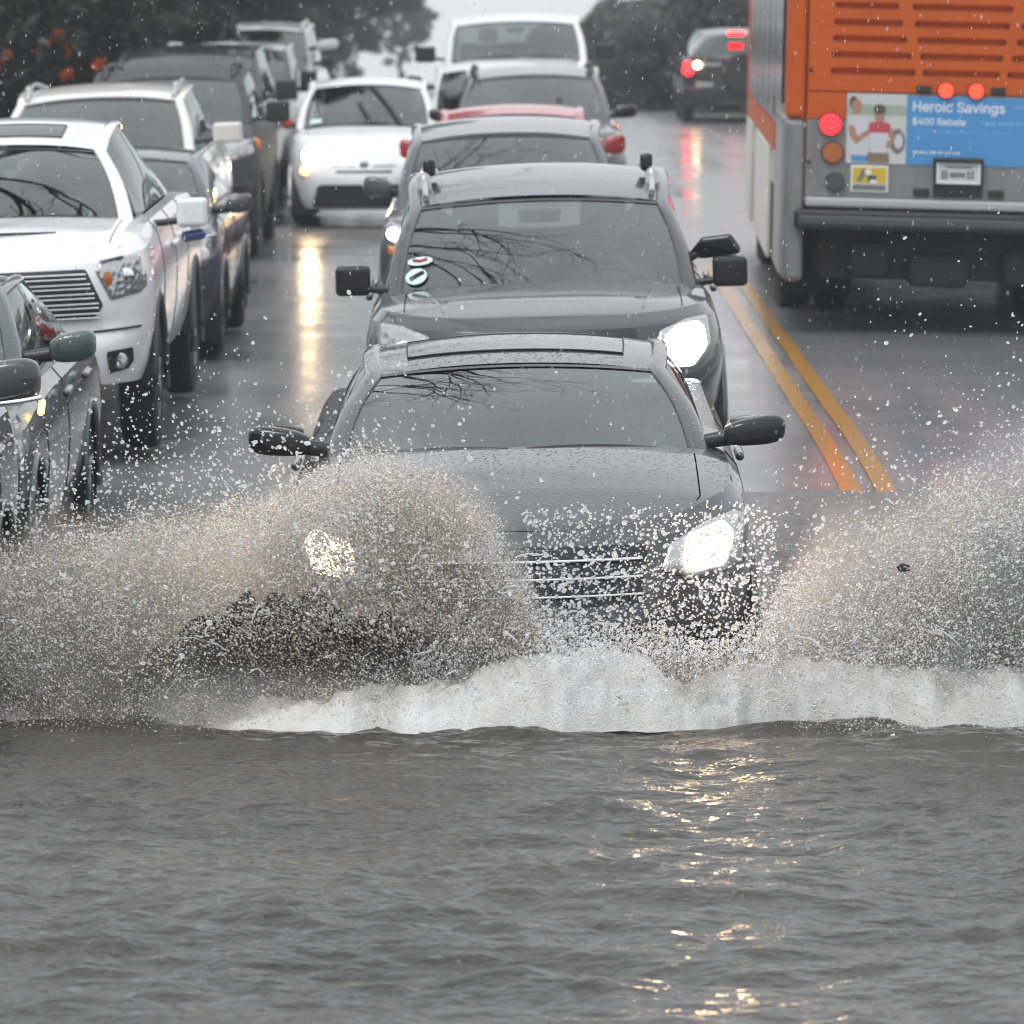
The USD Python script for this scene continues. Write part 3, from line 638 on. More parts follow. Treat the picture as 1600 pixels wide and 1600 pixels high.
def pickup_white():
    c = Car("white_pickup", "big white pickup with chrome barred grille and sunroof at the head of the parked row", -2.995, 28.0, -.02, yaw=.4, roll=-2.2, category="pickup",
            L=5.8, W=2.03, H=1.87, zb=.44, hf=1.13, zf=1.28, belt=1.29, deck=1.3, yc=1.3, bowc=.16, wc=.8, zc=1.31, yh=2.1, bowt=.1, wt=.60, zt=1.72, yr=4.0, wr=.58, zr=1.73, yb=4.3, rf=.62, nf=2.7, crown=.06,
            nose=((0, .06), (.1, .02), (.3, .0), (.36, .03), (.38, .07), (.6, .06), (.85, .06), (.95, .1), (1, .2)), wheel=.42, ax=1.0, ax2=4.7, paint="paint_white", arch="flare_grey", windows=((.02, .45), (.5, .92)))
    g = c.plate("grille", [(-.66, 1.09), (.66, 1.09), (.75, .88), (.69, .81), (-.69, .81), (-.75, .88)], "black_plastic", .03, .005)[0]
    for k in range(5):
        for dz in (0, .024): c.bar(g, "grille_bar", -.66 - .03 * min(k, 3) * .7, .66 + .03 * min(k, 3) * .7, 1.063 - .055 * k - dz, .0115, "chrome", .022)
    for s in (1, -1):
        h = c.plate("headlight", [(s * x, z) for x, z in ((.71, 1.08), (.735, 1.13), (1.0, 1.16), (1.0, .99), (.95, .94), (.79, .91))], "lamp_housing", .012)[0]
        c.ball(h, "turn_signal", s * .775, 1.03, .03, "amber_dull", .008, rz=.045)
        c.ball(h, "bulb", s * .88, 1.04, .042, "chrome", .006)
        part(h, "side_reflector", patch(smoothpoly([(s * x, z) for x, z in ((.985, 1.15), (1.0, 1.15), (1.0, 1.02), (.985, 1.02))], .004), c.fy, .012, .02), MAT["amber_dull"], 30)
        part(h, "chrome_brow", tube([(s * x, c.fy(np.array([[x, z]]))[0] - .016, z) for x, z in ((.74, 1.132), (.85, 1.145), (.985, 1.158))], .013, 6), MAT["chrome"], True)
        b = c.plate("fog_lamp_bezel", [(s * x, z) for x, z in ((.77, .5), (.76, .625), (.9, .64), (.9, .56), (.87, .52))], "black_plastic", .012, .008)[0]
        c.ball(b, "fog_lamp", s * .83, .57, .045, "lamp_housing", .012)
    c.bar(c.t, "bumper_gap", -1.0, 1.0, .725, .012, "rubber", .004, 31, .03)
    sl = [(x, .52 + .1 * (x / .5) ** 2, c.hz(x, .52) + .004) for x in np.linspace(-.46, .46, 15)]
    part(c.t, "hood_scoop", tube(sl, .02, 8, .6), MAT["rubber"], True)
    c.mirrors(1.08, 1.26, 1.72, 1.31, .17, "paint_white", "box")
    for s in (1,): part(c.t, "blue_lamp", hull([(s * 1.13, 1.84, 1.165), (s * 1.21, 1.84, 1.175)], [.035, .035], True), MAT["blue_lens"], True, "round blue piece hanging under the mirror")  # invented glossy blue piece for an unidentified blue spot
    c.sun_roof(.08, .26, .62); c.wipers(((-.9, .0, .015), (.1, .9, .015)))
    c.seams((1.5, 2.7, 3.9)); c.handles(((2.35, 1.1), (3.5, 1.1)))
    part(c.t, "quarter_trim", hull([(.83, 1.68, 1.31), (.85, 1.95, 1.31), (.76, 1.95, 1.46)], .02), MAT["black_gloss"], 40)

def sedan_behind():
    c = Car("grey_sedan", "blue grey sedan parked between the big white pickup and the white SUV", -2.93, 35.2, -.02, roll=-1.5,
            L=4.7, W=1.8, H=1.46, hf=.82, zf=.97, belt=1.0, deck=1.02, yc=1.05, wc=.74, zc=1.0, yh=1.8, wt=.6, zt=1.39, yr=3.1, wr=.57, zr=1.39, yb=3.9, nose=NOSE_SEDAN, paint="paint_blue_grey")
    for s in (1, -1):
        h = c.plate("headlight", [(s * x, z) for x, z in ((.58, .69), (.6, .80), (.76, .86), (.86, .86), (.86, .74), (.78, .67))], "lamp_housing", .02)[0]
        c.ball(h, "bulb", s * .77, .76, .05, "white_plastic", .01)
        part(h, "chrome_brow", tube([(s * x, c.fy(np.array([[x, z]]))[0] - .016, z) for x, z in ((.6, .81), (.72, .855), (.84, .875))], .013, 6), MAT["chrome"], True)
        c.bar(c.t, "chrome_trim", s * .58, s * .78, .52, .012, "chrome", .012)
        c.plate("fog_lamp_bezel", [(s * x, z) for x, z in ((.52, .34), (.54, .47), (.78, .47), (.78, .36))], "black_plastic", .02)
    c.plate("grille", [(-.42, .78), (.42, .78), (.38, .56), (-.38, .56)], "black_plastic", .03)
    c.mirrors(.88, 1.07, 1.45, 1.06, .15, "paint_blue_grey"); c.wipers(); c.seams((1.4, 2.5))

def suv_white():
    c = Car("white_suv", "cream white SUV with grey roof rails, parked behind the blue grey sedan", -3.43, 40.6, -.02, roll=-2.0, category="suv",
            L=4.8, W=1.93, H=1.79, zb=.26, hf=1.0, zf=1.17, belt=1.2, deck=1.22, yc=1.15, wc=.79, zc=1.18, yh=2.0, wt=.66, zt=1.68, yr=4.0, wr=.64, zr=1.69, yb=4.5, nose=NOSE_TALL, wheel=.37, ax2=3.75, paint="paint_pearl", windows=((.02, .36), (.39, .68), (.71, .93)))
    for s in (1, -1): c.plate("headlight", [(s * x, z) for x, z in ((.58, .82), (.62, .95), (.86, 1.0), (.88, .86), (.7, .8))], "lamp_housing", .02)
    c.plate("grille", [(-.45, .95), (.45, .95), (.4, .7), (-.4, .7)], "black_plastic", .03)
    c.mirrors(.98, 1.22, 1.55, 1.37, .17, "paint_pearl", "box"); c.roof_rails("paint_silver", .05, .93); c.wipers()
    c.seams((1.45, 2.55, 3.6)); c.handles(((2.2, 1.08), (3.3, 1.08)))
    part(c.t, "side_lamp", hull([(.965, 1.32, .92)], .025), MAT["amber_lens"], True)

def suv_4():
    c = Car("dark_suv", "dark slate SUV with rack and amber turn signal, parked behind the cream white SUV", -3.32, 47.4, -.02, roll=-1.5, category="suv",
            L=4.75, W=1.9, H=1.8, zb=.3, hf=1.05, zf=1.22, belt=1.24, deck=1.26, yc=1.15, wc=.79, zc=1.24, yh=1.85, wt=.69, zt=1.7, yr=4.1, wr=.66, zr=1.7, yb=4.5, nose=NOSE_TALL, wheel=.4, ax2=3.7, paint="paint_slate", windows=((.02, .36), (.39, .68), (.71, .93)))
    for s in (1, -1):
        h = c.plate("headlight", [(s * x, z) for x, z in ((.55, .95), (.58, 1.1), (.9, 1.14), (.9, 1.0), (.7, .93))], "lamp_housing", .02)[0]
        c.ball(c.t, "turn_signal", s * .905, 1.07, .06, "amber_lens", .0, rz=.07)
    c.plate("grille", [(-.5, 1.05), (.5, 1.05), (.45, .8), (-.45, .8)], "black_plastic", .03)
    c.plate("bumper", [(-.9, .72), (.9, .72), (.88, .42), (-.88, .42)], "black_plastic", .03)
    c.mirrors(.97, 1.2, 1.5, 1.36, .2, "black_plastic", "box"); c.roof_rails("black_plastic", .07, .9); c.wipers()

def suv_black():
    c = Car("black_suv", "black SUV parked behind the dark slate SUV, its dark roof just showing", -3.5, 53.4, -.02, roll=-1.5, category="suv",
            L=4.7, W=1.92, H=1.92, zb=.3, hf=1.1, zf=1.25, belt=1.28, deck=1.3, yc=1.1, wc=.79, zc=1.28, yh=1.7, wt=.71, zt=1.84, yr=4.2, wr=.69, zr=1.84, yb=4.5, rf=.55, nf=3, nose=NOSE_TALL, wheel=.4, ax2=3.7, paint="paint_black")
    for s in (1, -1): c.plate("headlight", [(s * x, z) for x, z in ((.58, .92), (.6, 1.06), (.88, 1.08), (.88, .94))], "lamp_housing", .02)
    c.plate("grille", [(-.5, 1.06), (.5, 1.06), (.45, .8), (-.45, .8)], "black_plastic", .03)
    c.mirrors(.97, 1.2, 1.45, 1.42, .22, "black_plastic", "box")

def car_silver():
    c = Car("silver_pickup", "silver grey pickup with black mirrors, parked behind the black SUV", -3.42, 59.6, -.02, roll=-1.0, category="pickup",
            L=5.3, W=1.9, H=1.86, zb=.34, hf=1.05, zf=1.2, belt=1.22, deck=1.22, yc=1.2, wc=.8, zc=1.23, yh=1.9, wt=.68, zt=1.78, yr=3.6, wr=.66, zr=1.78, yb=3.9, rf=.55, nf=3, nose=NOSE_TALL, wheel=.4, ax2=4.2, paint="paint_silver")
    for s in (1, -1): c.plate("headlight", [(s * x, z) for x, z in ((.6, .88), (.62, 1.04), (.88, 1.08), (.88, .92))], "lamp_housing", .02)
    c.plate("grille", [(-.5, 1.03), (.5, 1.03), (.45, .78), (-.45, .78)], "black_plastic", .03)
    c.mirrors(.87, 1.08, 1.6, 1.37, .25, "black_plastic", "box"); c.wipers()

def van_far():
    c = Car("grey_van", "grey van with a pale roof and pale mirrors, farthest of the parked row", -3.55, 67.6, -.02, roll=-1.0, category="van",
            L=5.2, W=1.95, H=2.0, zb=.34, hf=1.05, zf=1.28, belt=1.3, deck=1.3, yc=1.1, wc=.82, zc=1.28, yh=1.9, wt=.72, zt=1.9, yr=4.6, wr=.71, zr=1.92, yb=5.0, rf=.6, nf=3, nose=NOSE_TALL, wheel=.38, ax2=4.1, paint="paint_silver")
    for s in (1, -1): c.plate("headlight", [(s * x, z) for x, z in ((.6, .86), (.62, 1.02), (.9, 1.08), (.9, .9))], "lamp_housing", .02)
    c.plate("grille", [(-.5, 1.02), (.5, 1.02), (.45, .76), (-.45, .76)], "black_plastic", .03)
    c.mirrors(.9, 1.2, 1.5, 1.7, .16, "white_plastic", "wing"); c.mirrors(.95, 1.15, 1.5, 1.48, .14, "black_plastic", "wing", sides=(1,)); c.roof_rails("paint_silver", .05); c.wipers()

def sedan_green():
    c = Car("green_sedan", "dark green sedan at the left edge, parked in front of the big white pickup", -3.02, 22.05, -.16, roll=-1.2,
            L=4.75, W=1.78, H=1.46, hf=.78, zf=.94, belt=.98, deck=1.0, yc=1.05, wc=.74, zc=1.0, yh=1.8, wt=.6, zt=1.42, yr=3.2, wr=.57, zr=1.42, yb=4.0, nose=NOSE_SEDAN, ax2=3.75, paint="paint_dark_green", privacy=False)
    for s in (1, -1): c.plate("headlight", [(s * x, z) for x, z in ((.56, .66), (.6, .77), (.84, .82), (.85, .7), (.7, .63))], "lamp_housing", .02)
    c.plate("grille", [(-.42, .74), (.42, .74), (.38, .54), (-.38, .54)], "black_plastic", .03)
    c.mirrors(.88, 1.1, 1.5, 1.16, .16, "paint_green"); c.wipers(); c.seams((1.35, 2.45)); c.handles(((2.15, .88), (3.2, .88)))
    part(c.t, "side_lamp", hull([(.885, 1.02, .89), (.885, 1.1, .93)], .016), MAT["lamp_amber"], True)

def suv_left():
    c = Car("black_suv", "black SUV cut off by the left edge, its chrome trimmed mirror before the green sedan", -3.0, 16.9, -.18, roll=-1.0, category="suv",
            L=4.6, W=1.9, H=1.72, zb=.26, hf=.98, zf=1.12, belt=1.15, deck=1.16, yc=1.1, wc=.78, zc=1.13, yh=1.9, wt=.66, zt=1.6, yr=3.9, wr=.63, zr=1.6, yb=4.3, nose=NOSE_TALL, wheel=.36, ax2=3.65, paint="paint_black", windows=((.02, .36), (.39, .68), (.71, .93)))
    for s in (1, -1): c.plate("headlight", [(s * x, z) for x, z in ((.58, .8), (.62, .92), (.86, .97), (.88, .84), (.7, .78))], "lamp_housing", .02)
    c.plate("grille", [(-.45, .92), (.45, .92), (.4, .7), (-.4, .7)], "black_plastic", .03)
    c.mirrors(.98, 1.27, 1.85, 1.41, .19, "paint_black", "wing"); c.wipers(); c.seams((1.4, 2.5, 3.5)); c.handles(((2.25, 1.0), (3.25, 1.0)))
    for s in (1, -1): part(c.t, "mirror_trim", tube([(s * 1.12, 1.82, 1.325), (s * 1.2, 1.815, 1.335), (s * 1.28, 1.82, 1.35)], .011, 6), MAT["chrome"], True)

def suv_departing():
    c = Car("black_suv", "black SUV driving away far up the road beside the bus, its tail lamps lit red", .0, 0, category="suv",
            L=4.5, W=1.95, H=1.66, zb=.34, hf=.95, zf=1.12, belt=1.15, deck=1.15, yc=1.15, wc=.79, zc=1.13, yh=1.9, wt=.66, zt=1.56, yr=3.7, wr=.5, zr=1.54, yb=4.42, nose=NOSE_TALL, wheel=.37, ax2=3.6, paint="paint_black")
    x = stage.GetPrimAtPath(c.t); xf = UsdGeom.Xformable(x)
    xf.ClearXformOpOrder(); xf.AddTranslateOp(opSuffix="place").Set(Gf.Vec3d(3.93, 88 + 4.5, 0)); xf.AddRotateZOp(opSuffix="turn").Set(180.0)
    y = 4.5
    for s in (1, -1):
        t = part(c.t, "tail_lamp", rbox(s * .86 - .09, s * .86 + .09, y - .1, y + .02, .85, 1.1, .03), MAT["red_lens"], 40)
        part(t, "bulb", hull([(s * .86, y + .012, .94), (s * .85, y + .012, 1.02)], [.09, .08]), MAT["lamp_red"], True)
        part(t, "reversing_lamp", hull([(s * .70, y + .01, 1.03)], .055), MAT["lamp_warm"], True)
    part(c.t, "brake_lamp", rbox(-.14, .14, y - .62, y - .5, 1.54, 1.6, .02), MAT["lamp_red"], 40)
    part(c.t, "chrome_strip", rbox(.28, .62, y, y + .02, 1.01, 1.06, .008), MAT["alloy"], 40)
    part(c.t, "license_plate", rbox(.42, .72, y, y + .02, .58, .72, .008), MAT["alloy"], 40)
    part(c.t, "bumper", rbox(-.95, .95, y - .08, y + .06, .42, .66, .04), MAT["black_plastic"], 40)
    sp = part(c.t, "spare_wheel", (lambda m: (m.apply_transform(trimesh.transformations.rotation_matrix(np.pi / 2, [0, 0, 1])), m.apply_translation([-.1, y + .12, .9]), m)[2])(lathe_x([(.2, -.1), (.33, -.1), (.36, -.06), (.36, .06), (.33, .1), (.0, .1)], 0, 0, 0)), MAT["rubber"], 40)

for f in (sedan_flooded, suv_grey, hatch_dark, red_car, suv_far, hatch_white, pickup_far, fiat, pickup_white, sedan_behind, suv_white, suv_4, suv_black, car_silver, van_far, sedan_green, suv_left, suv_departing): f()
# ------------------------------------------------------------------ the bus (x to the right, y from its tail forward)
def city_bus():
    M("bus_grey", {"tc": ("texture_coordinate", {}), "mp": ("mapping", {"scale": (3.0, 3.0, 0.8)}), "n": ("noise_texture", {"scale": 2.2, "detail": 6.0, "roughness": 0.65}), "c": ("rgb_ramp", {"ramp": [(0.35, (0.21, 0.215, 0.222)), (0.58, (0.17, 0.17, 0.17)), (0.75, (0.10, 0.097, 0.09))]}), "p": ("principled_bsdf", {"roughness": 0.45, "coat_weight": 0.3})}, [("tc.object", "mp.vector"), ("mp.vector", "n.vector"), ("n.fac", "c.fac"), ("c.color", "p.base_color")]); plain("bus_pale_grey", (0.36, 0.37, 0.385), 0.4, coat_weight=0.4)
    plain("bus_cream", (0.55, 0.53, 0.46), 0.4, coat_weight=0.5); plain("ad_blue", (0.06, 0.25, 0.52), 0.45)
    plain("ad_paper", (0.5, 0.51, 0.5), 0.5); plain("ad_text", (0.62, 0.7, 0.76), 0.5); plain("ad_faint", (0.16, 0.38, 0.62), 0.5)
    plain("ad_skin", (0.36, 0.2, 0.14), 0.6); plain("ad_hair", (0.08, 0.06, 0.05), 0.6); plain("ad_white", (0.52, 0.53, 0.58), 0.6); plain("ad_brown", (0.2, 0.14, 0.09), 0.6)
    plain("ad_green", (0.3, 0.36, 0.3), 0.6); plain("sticker_yellow", (0.55, 0.4, 0.03), 0.5); plain("print_grey", (0.16, 0.16, 0.16), 0.5)
    M("bus_orange", {"tc": ("texture_coordinate", {}), "n": ("noise_texture", {"scale": 2.5, "detail": 6.0}), "nr": ("map_range", {"from_min": 0.45, "from_max": 0.8, "to_min": 0.0, "to_max": 0.5, "clamp": True}),
        "c": ("mix", {"color1": (0.50, 0.085, 0.004), "color2": (0.30, 0.05, 0.006)}), "p": ("principled_bsdf", {"roughness": 0.45, "specular_ior_level": 0.3, "coat_weight": 0.12, "coat_roughness": 0.15})},
      [("tc.object", "n.vector"), ("n.fac", "nr.value"), ("nr.result", "c.fac"), ("c.color", "p.base_color")])
    B = thing("city_bus", "orange and grey city bus seen from behind with red tail lamps lit", "bus", (3.303, 37.7, -.01), yaw=-1.4, roll=1.5)
    w = 1.3
    def plate_xz(name, poly, y0, y1, mat, parent=B, label=None):
        m = trimesh.creation.extrude_polygon(poly, y1 - y0, engine="earcut"); v = np.array(m.vertices)
        return part(parent, name, tri(np.stack([v[:, 0], y1 - v[:, 2], v[:, 1]], 1), m.faces), MAT[mat], 30, label)
    rect = lambda x0, z0, x1, z1, r=0.0: (Polygon([(x0 + r, z0 + r), (x1 - r, z0 + r), (x1 - r, z1 - r), (x0 + r, z1 - r)]).buffer(r, 6) if r else Polygon([(x0, z0), (x1, z0), (x1, z1), (x0, z1)]))
    slots = []
    for k, z in enumerate((2.60, 2.477, 2.35, 2.228, 2.108, 1.985)):
        i = k
        slots += [(-.945 - .006 * i, -.48 + .034 * i - .03, z), (-.40 + .022 * i, .40 - .022 * i, z), (.51 - .034 * i, .95 + .006 * i, z)]
    hole = [rect(a, z - .026, b, z + .026, .024) for a, b, z in slots]
    door = rect(-1.14, 1.835, 1.14, 2.95)
    for h in hole: door = door.difference(h)
    e = plate_xz("engine_door", door, -.012, .03, "bus_orange")
    part(e, "grille_backing", box(-1.05, 1.05, .06, .08, 1.9, 2.7), MAT["interior_dark"], False)
    for a, b, z in slots: part(e, "louver", tri(*(lambda m: (m.vertices, m.faces))(hull([(a + .02, .0, z + .03), (b - .02, .0, z + .03), (a + .02, .05, z - .012), (b - .02, .05, z - .012)], .006))), MAT["bus_orange"], False)
    part(B, "rear_shell", cat(rbox(-w, -1.146, -.01, .5, 1.62, 3.08, .05), rbox(1.146, w, -.01, .5, 1.62, 3.08, .05), box(-1.25, 1.25, .04, .5, 1.0, 3.0)), MAT["bus_orange"], 40)
    part(B, "roof", rbox(-w, w, 0, 12, 2.95, 3.12, .06), MAT["bus_cream"], 40)
    low = plate_xz("lower_panel", Polygon([(-1.14, 1.045), (1.14, 1.045), (1.14, 1.825), (-.845, 1.825), (-.845, 1.62), (-1.14, 1.62)]), -.012, .03, "bus_grey")
    plate_xz("lower_panel_top", rect(-1.14, 1.626, -.85, 1.825), -.012, .03, "bus_orange")
    for a, b in ((-w, -1.146), (1.146, w)): part(B, "rear_corner", rbox(a, b, -.01, .5, .4, 1.615, .05), MAT["bus_grey"], 40)
    part(B, "bumper_ledge", rbox(-1.14, 1.14, -.05, .06, .965, 1.04, .02), MAT["bus_pale_grey"], 40)
    bm = part(B, "bumper", rbox(-1.22, 1.22, -.13, .08, .80, .95, .03), MAT["black_plastic"], 40)
    part(bm, "bumper_strip", rbox(-1.19, 1.19, -.145, -.1, .835, .905, .015), MAT["flare_grey"], 40)
    under = [box(-1.0, 1.0, .25, 2.4, .42, .8), rbox(-.35, .1, .1, .5, .38, .62, .05), rbox(.35, .8, .12, .6, .4, .66, .05), rbox(-.8, -.5, .1, .5, .45, .7, .05), tube([(-1.0, 2.9, .5), (1.0, 2.9, .5)], .12, 8)]
    part(B, "engine_bay", cat(*under), MAT["interior_dark"], False)
    part(B, "axle_housing", hull([(-.06, 2.85, .52), (.12, 2.85, .52)], .18, True), MAT["flare_grey"], True)
    # lamps
    def lamp(name, x, z, r, mat, rim="black_plastic", hot=False):
        b = part(B, name, disc_y(x, -.02, z, r, 28, .03), MAT[rim], 40)
        if hot:
            part(b, "lens", disc_y(x, -.034, z, r * .93, 28, .02), MAT["red_lens"], 40)
            dots = [tri(np.array([[1, 0, 0], [-1, 0, 0], [0, 1, 0], [0, -1, 0], [0, 0, 1], [0, 0, -1]]) * r * s + (x + rr * r * math.cos(a), -.046, z + rr * r * math.sin(a)), [[0, 2, 4], [2, 1, 4], [1, 3, 4], [3, 0, 4], [2, 0, 5], [1, 2, 5], [3, 1, 5], [0, 3, 5]]) for rr, n, s in ((0, 1, .13), (.36, 7, .155), (.7, 14, .15)) for a in np.arange(n) * 2 * np.pi / n]
            part(b, "lit_diodes", cat(*dots), MAT[mat], True)
        else: part(b, "lens", disc_y(x, -.034, z, r * .88, 28, .02), MAT[mat], 40)
    for s in (-1, 1):
        lamp("tail_lamp", s * .965, 1.585, .092, "lamp_red", hot=True); lamp("turn_signal", s * .945, 1.375, .085, "amber_dull"); lamp("reversing_lamp", s * .92, 1.155, .072, "flare_grey")
    for x in (-.112, .114): lamp("brake_lamp", x, 1.86, .062, "lamp_red_hot", hot=True)
    for x in (-.275, .28):
        part(B, "latch", rbox(x - .055, x + .055, -.03, .0, 1.838, 1.893, .008), MAT["black_plastic"], 30)
        part(B, "latch", rbox(x - .06, x + .06, -.03, .0, 1.062, 1.125, .008), MAT["black_plastic"], 30)
    for x, z in ((-1.12, 1.99), (-1.12, 1.30)): part(B, "bolt", hull([(x, -.014, z)], .016), MAT["black_plastic"], True)
    # advertisement: a flat print
    A = part(B, "advertisement", box(-.395, 1.12, -.019, -.0125, 1.30, 1.81), MAT["ad_blue"], False, "blue printed advertisement panel")
    P = part(B, "advertisement", box(-.845, -.398, -.0185, -.0125, 1.30, 1.82), MAT["ad_paper"], False, "printed photo of two people")
    def pr(name, pts, mat, k, par=P, smooth_=.01):
        pl = smoothpoly(pts, smooth_) if smooth_ else Polygon(pts)
        plate_xz(name, pl, -.0195 - .0008 * k, -.0187 - .0008 * k, mat, par)
    ell = lambda x, z, a, b: [(x + a * math.cos(t), z + b * math.sin(t)) for t in np.linspace(0, 2 * np.pi, 18)[:-1]]
    pr("print", [(-.84, 1.74), (-.40, 1.74), (-.40, 1.66), (-.84, 1.66)], "ad_green", 0, smooth_=0)
    pr("print", ell(-.462, 1.47, .058, .095), "print_grey", 1)
    pr("print", ell(-.455, 1.47, .032, .055), "ad_white", 2)
    pr("print", [(-.82, 1.63), (-.76, 1.65), (-.69, 1.63), (-.67, 1.5), (-.68, 1.36), (-.81, 1.36)], "ad_white", 1)
    pr("print", [(-.81, 1.36), (-.68, 1.36), (-.69, 1.31), (-.80, 1.31)], "ad_blue", 1, smooth_=.005)
    pr("print", ell(-.77, 1.72, .04, .058), "ad_skin", 2); pr("print", ell(-.795, 1.755, .034, .045), "ad_hair", 1)
    pr("print", [(-.83, 1.58), (-.79, 1.58), (-.76, 1.5), (-.68, 1.56), (-.66, 1.53), (-.77, 1.44), (-.82, 1.5)], "ad_skin", 3, smooth_=.006)
    pr("print", [(-.68, 1.60), (-.60, 1.62), (-.52, 1.60), (-.50, 1.50), (-.67, 1.50)], "red_print", 4)
    pr("print", [(-.67, 1.53), (-.53, 1.53), (-.54, 1.38), (-.67, 1.38)], "ad_white", 5)
    pr("print", [(-.68, 1.39), (-.53, 1.39), (-.52, 1.31), (-.69, 1.31)], "ad_brown", 4)
    pr("print", ell(-.60, 1.665, .04, .058), "ad_skin", 5); pr("print", ell(-.60, 1.705, .046, .038), "ad_hair", 6)
    pr("print", [(-.53, 1.58), (-.49, 1.55), (-.50, 1.44), (-.55, 1.42), (-.545, 1.46), (-.52, 1.48)], "ad_skin", 6, smooth_=.004)
    txt(A, "print", "Heroic Savings", .071, -.36, -.0195, 1.70, MAT["ad_text"], True)
    txt(A, "print", "$400 Rebate", .048, -.36, -.0195, 1.60, MAT["ad_text"], True)
    r2 = np.random.default_rng(3)
    for z, n, x1, h, mat in ((1.545, 26, .36, .012, "ad_faint"), (1.61, 13, .72, .03, "ad_faint"), (1.735, 5, .5, .03, "ad_faint"), (1.385, 17, .0, .018, "ad_text")):
        x = {1.61: .16, 1.735: .405}.get(z, -.345); bits = []
        while x < x1:
            b = r2.uniform(.008, .022) * (h / .016) ** .5; bits.append(box(x, x + b, -.0205, -.0188, z, z + h * r2.choice([.7, .7, 1.0]))); x += b + .006 + (.012 if r2.random() < .2 else 0)
        part(A, "print", cat(*bits), MAT[mat], False)
    K = part(B, "warning_sticker", rbox(-.805, -.525, -.022, -.0125, 1.085, 1.285, .02), MAT["white_plastic"], 30, "yellow and black warning sticker")
    part(K, "print", box(-.79, -.54, -.0235, -.0215, 1.15, 1.27), MAT["sticker_yellow"], False); part(K, "print", box(-.79, -.54, -.0235, -.0215, 1.098, 1.142), MAT["print_grey"], False)
    for pts, mt, k in (([(-.76, 1.17), (-.72, 1.255), (-.69, 1.26), (-.70, 1.2), (-.735, 1.16)], "print_grey", 0), (ell(-.675, 1.235, .024, .024), "white_plastic", 1), ([(-.68, 1.16), (-.68, 1.21), (-.61, 1.21), (-.61, 1.16)], "flare_grey", 0), ([(-.66, 1.153), (-.66, 1.178), (-.61, 1.178), (-.61, 1.153)], "white_plastic", 1)):
        plate_xz("print", Polygon(pts), -.0245 - .0008 * k, -.0236 - .0008 * k, mt, K)
    N = part(B, "license_plate", rbox(-.165, .155, -.075, -.06, 1.17, 1.335, .008), MAT["ad_paper"], 30)
    part(B, "plate_housing", cat(rbox(-.19, .18, -.1, .0, 1.325, 1.36, .01), rbox(-.19, -.17, -.08, 0, 1.15, 1.33, .005), rbox(.16, .18, -.08, 0, 1.15, 1.33, .005), box(-.19, .18, -.02, -.013, 1.06, 1.35)), MAT["black_plastic"], 30)
    part(N, "plate_frame", cat(box(-.168, .158, -.082, -.07, 1.166, 1.184), box(-.168, .158, -.082, -.07, 1.325, 1.338), box(-.168, -.152, -.082, -.07, 1.184, 1.325), box(.142, .158, -.082, -.07, 1.184, 1.325)), MAT["white_plastic"], False)
    part(N, "print", cat(*[box(x, x + .018, -.078, -.0755, 1.2, 1.265) for x in (-.13, -.105, .06, .09)], box(-.07, .045, -.078, -.0755, 1.215, 1.25), box(-.1, .1, -.078, -.0755, 1.285, 1.3)), MAT["print_grey"], False)
    # left flank
    part(B, "flank_shell", cat(box(-w + .01, w - .01, .5, 12, 1.0, 2.95)), MAT["bus_cream"], False)
    part(B, "flank_panel", box(-w - .004, -w + .02, .5, 2.55, .42, 1.6), MAT["bus_grey"], False); part(B, "flank_panel", box(w - .02, w + .004, .5, 2.55, .42, 1.6), MAT["bus_grey"], False)
    for k, (a, b) in enumerate(((3.75, 5.2), (5.22, 6.7), (6.72, 8.3), (9.6, 11.9))):
        for s in (-1, 1): part(B, "skirt_panel", rbox(s * w - .02, s * w + .02, a, b, .36, 1.28, .015), MAT["bus_cream"], 30)
    for s in (-1, 1):
        part(B, "orange_band", box(s * w - .015, s * w + .008, 2.6, 12, 1.29, 1.5), MAT["bus_orange"], False)
        part(B, "orange_post", box(s * w - .02, s * w + .012, 11.3, 12.0, 1.5, 3.0), MAT["bus_orange"], False)
        part(B, "window", box(s * w - .02, s * w + .012, .55, 2.5, 1.72, 2.75), MAT["black_gloss"], False)
        for a in (2.6, 4.3, 6.0, 7.7, 9.4):
            fr = part(B, "window", box(s * w - .02, s * w + .006, a, a + 1.55, 1.56, 2.75), MAT["black_gloss"], False)
            part(fr, "window_frame", cat(*[box(s * w - .01, s * w + .03, y_ - .05, y_ + .05, 1.54, 2.78) for y_ in (a, a + 1.58)], box(s * w - .01, s * w + .028, a, a + 1.6, 2.2, 2.26), box(s * w - .01, s * w + .028, a, a + 1.6, 1.52, 1.6)), MAT["bus_pale_grey"], False)
        for yw in (3.15, 8.95):
            W_ = part(B, "wheel", lathe_x([(.28, -.14), (.44, -.14), (.5, -.09), (.5, .09), (.44, .14), (.28, .14)], s * (w - .18), yw, .5), MAT["rubber"], 40)
            part(W_, "rim", lathe_x([(.29, s * .13), (.2, s * .04), (.02, s * .05)], s * (w - .18), yw, .5, 20), MAT["bus_pale_grey"], 40)
            if yw < 5: part(B, "wheel", lathe_x([(.28, -.14), (.44, -.14), (.5, -.09), (.5, .09), (.44, .14), (.28, .14)], s * (w - .5), yw, .5), MAT["rubber"], 40)
        mf = part(B, "mud_flap", box(s * .95 - .28, s * .95 + .28, 2.45, 2.47, .16, .8), MAT["rubber"], False)
    part(B, "front_shell", rbox(-w, w, 11.6, 12.1, .4, 3.05, .08), MAT["bus_orange"], 40)
    part(B, "floor_pan", box(-1.1, 1.1, 2.4, 11.6, .4, 1.0), MAT["interior_dark"], False)
city_bus()

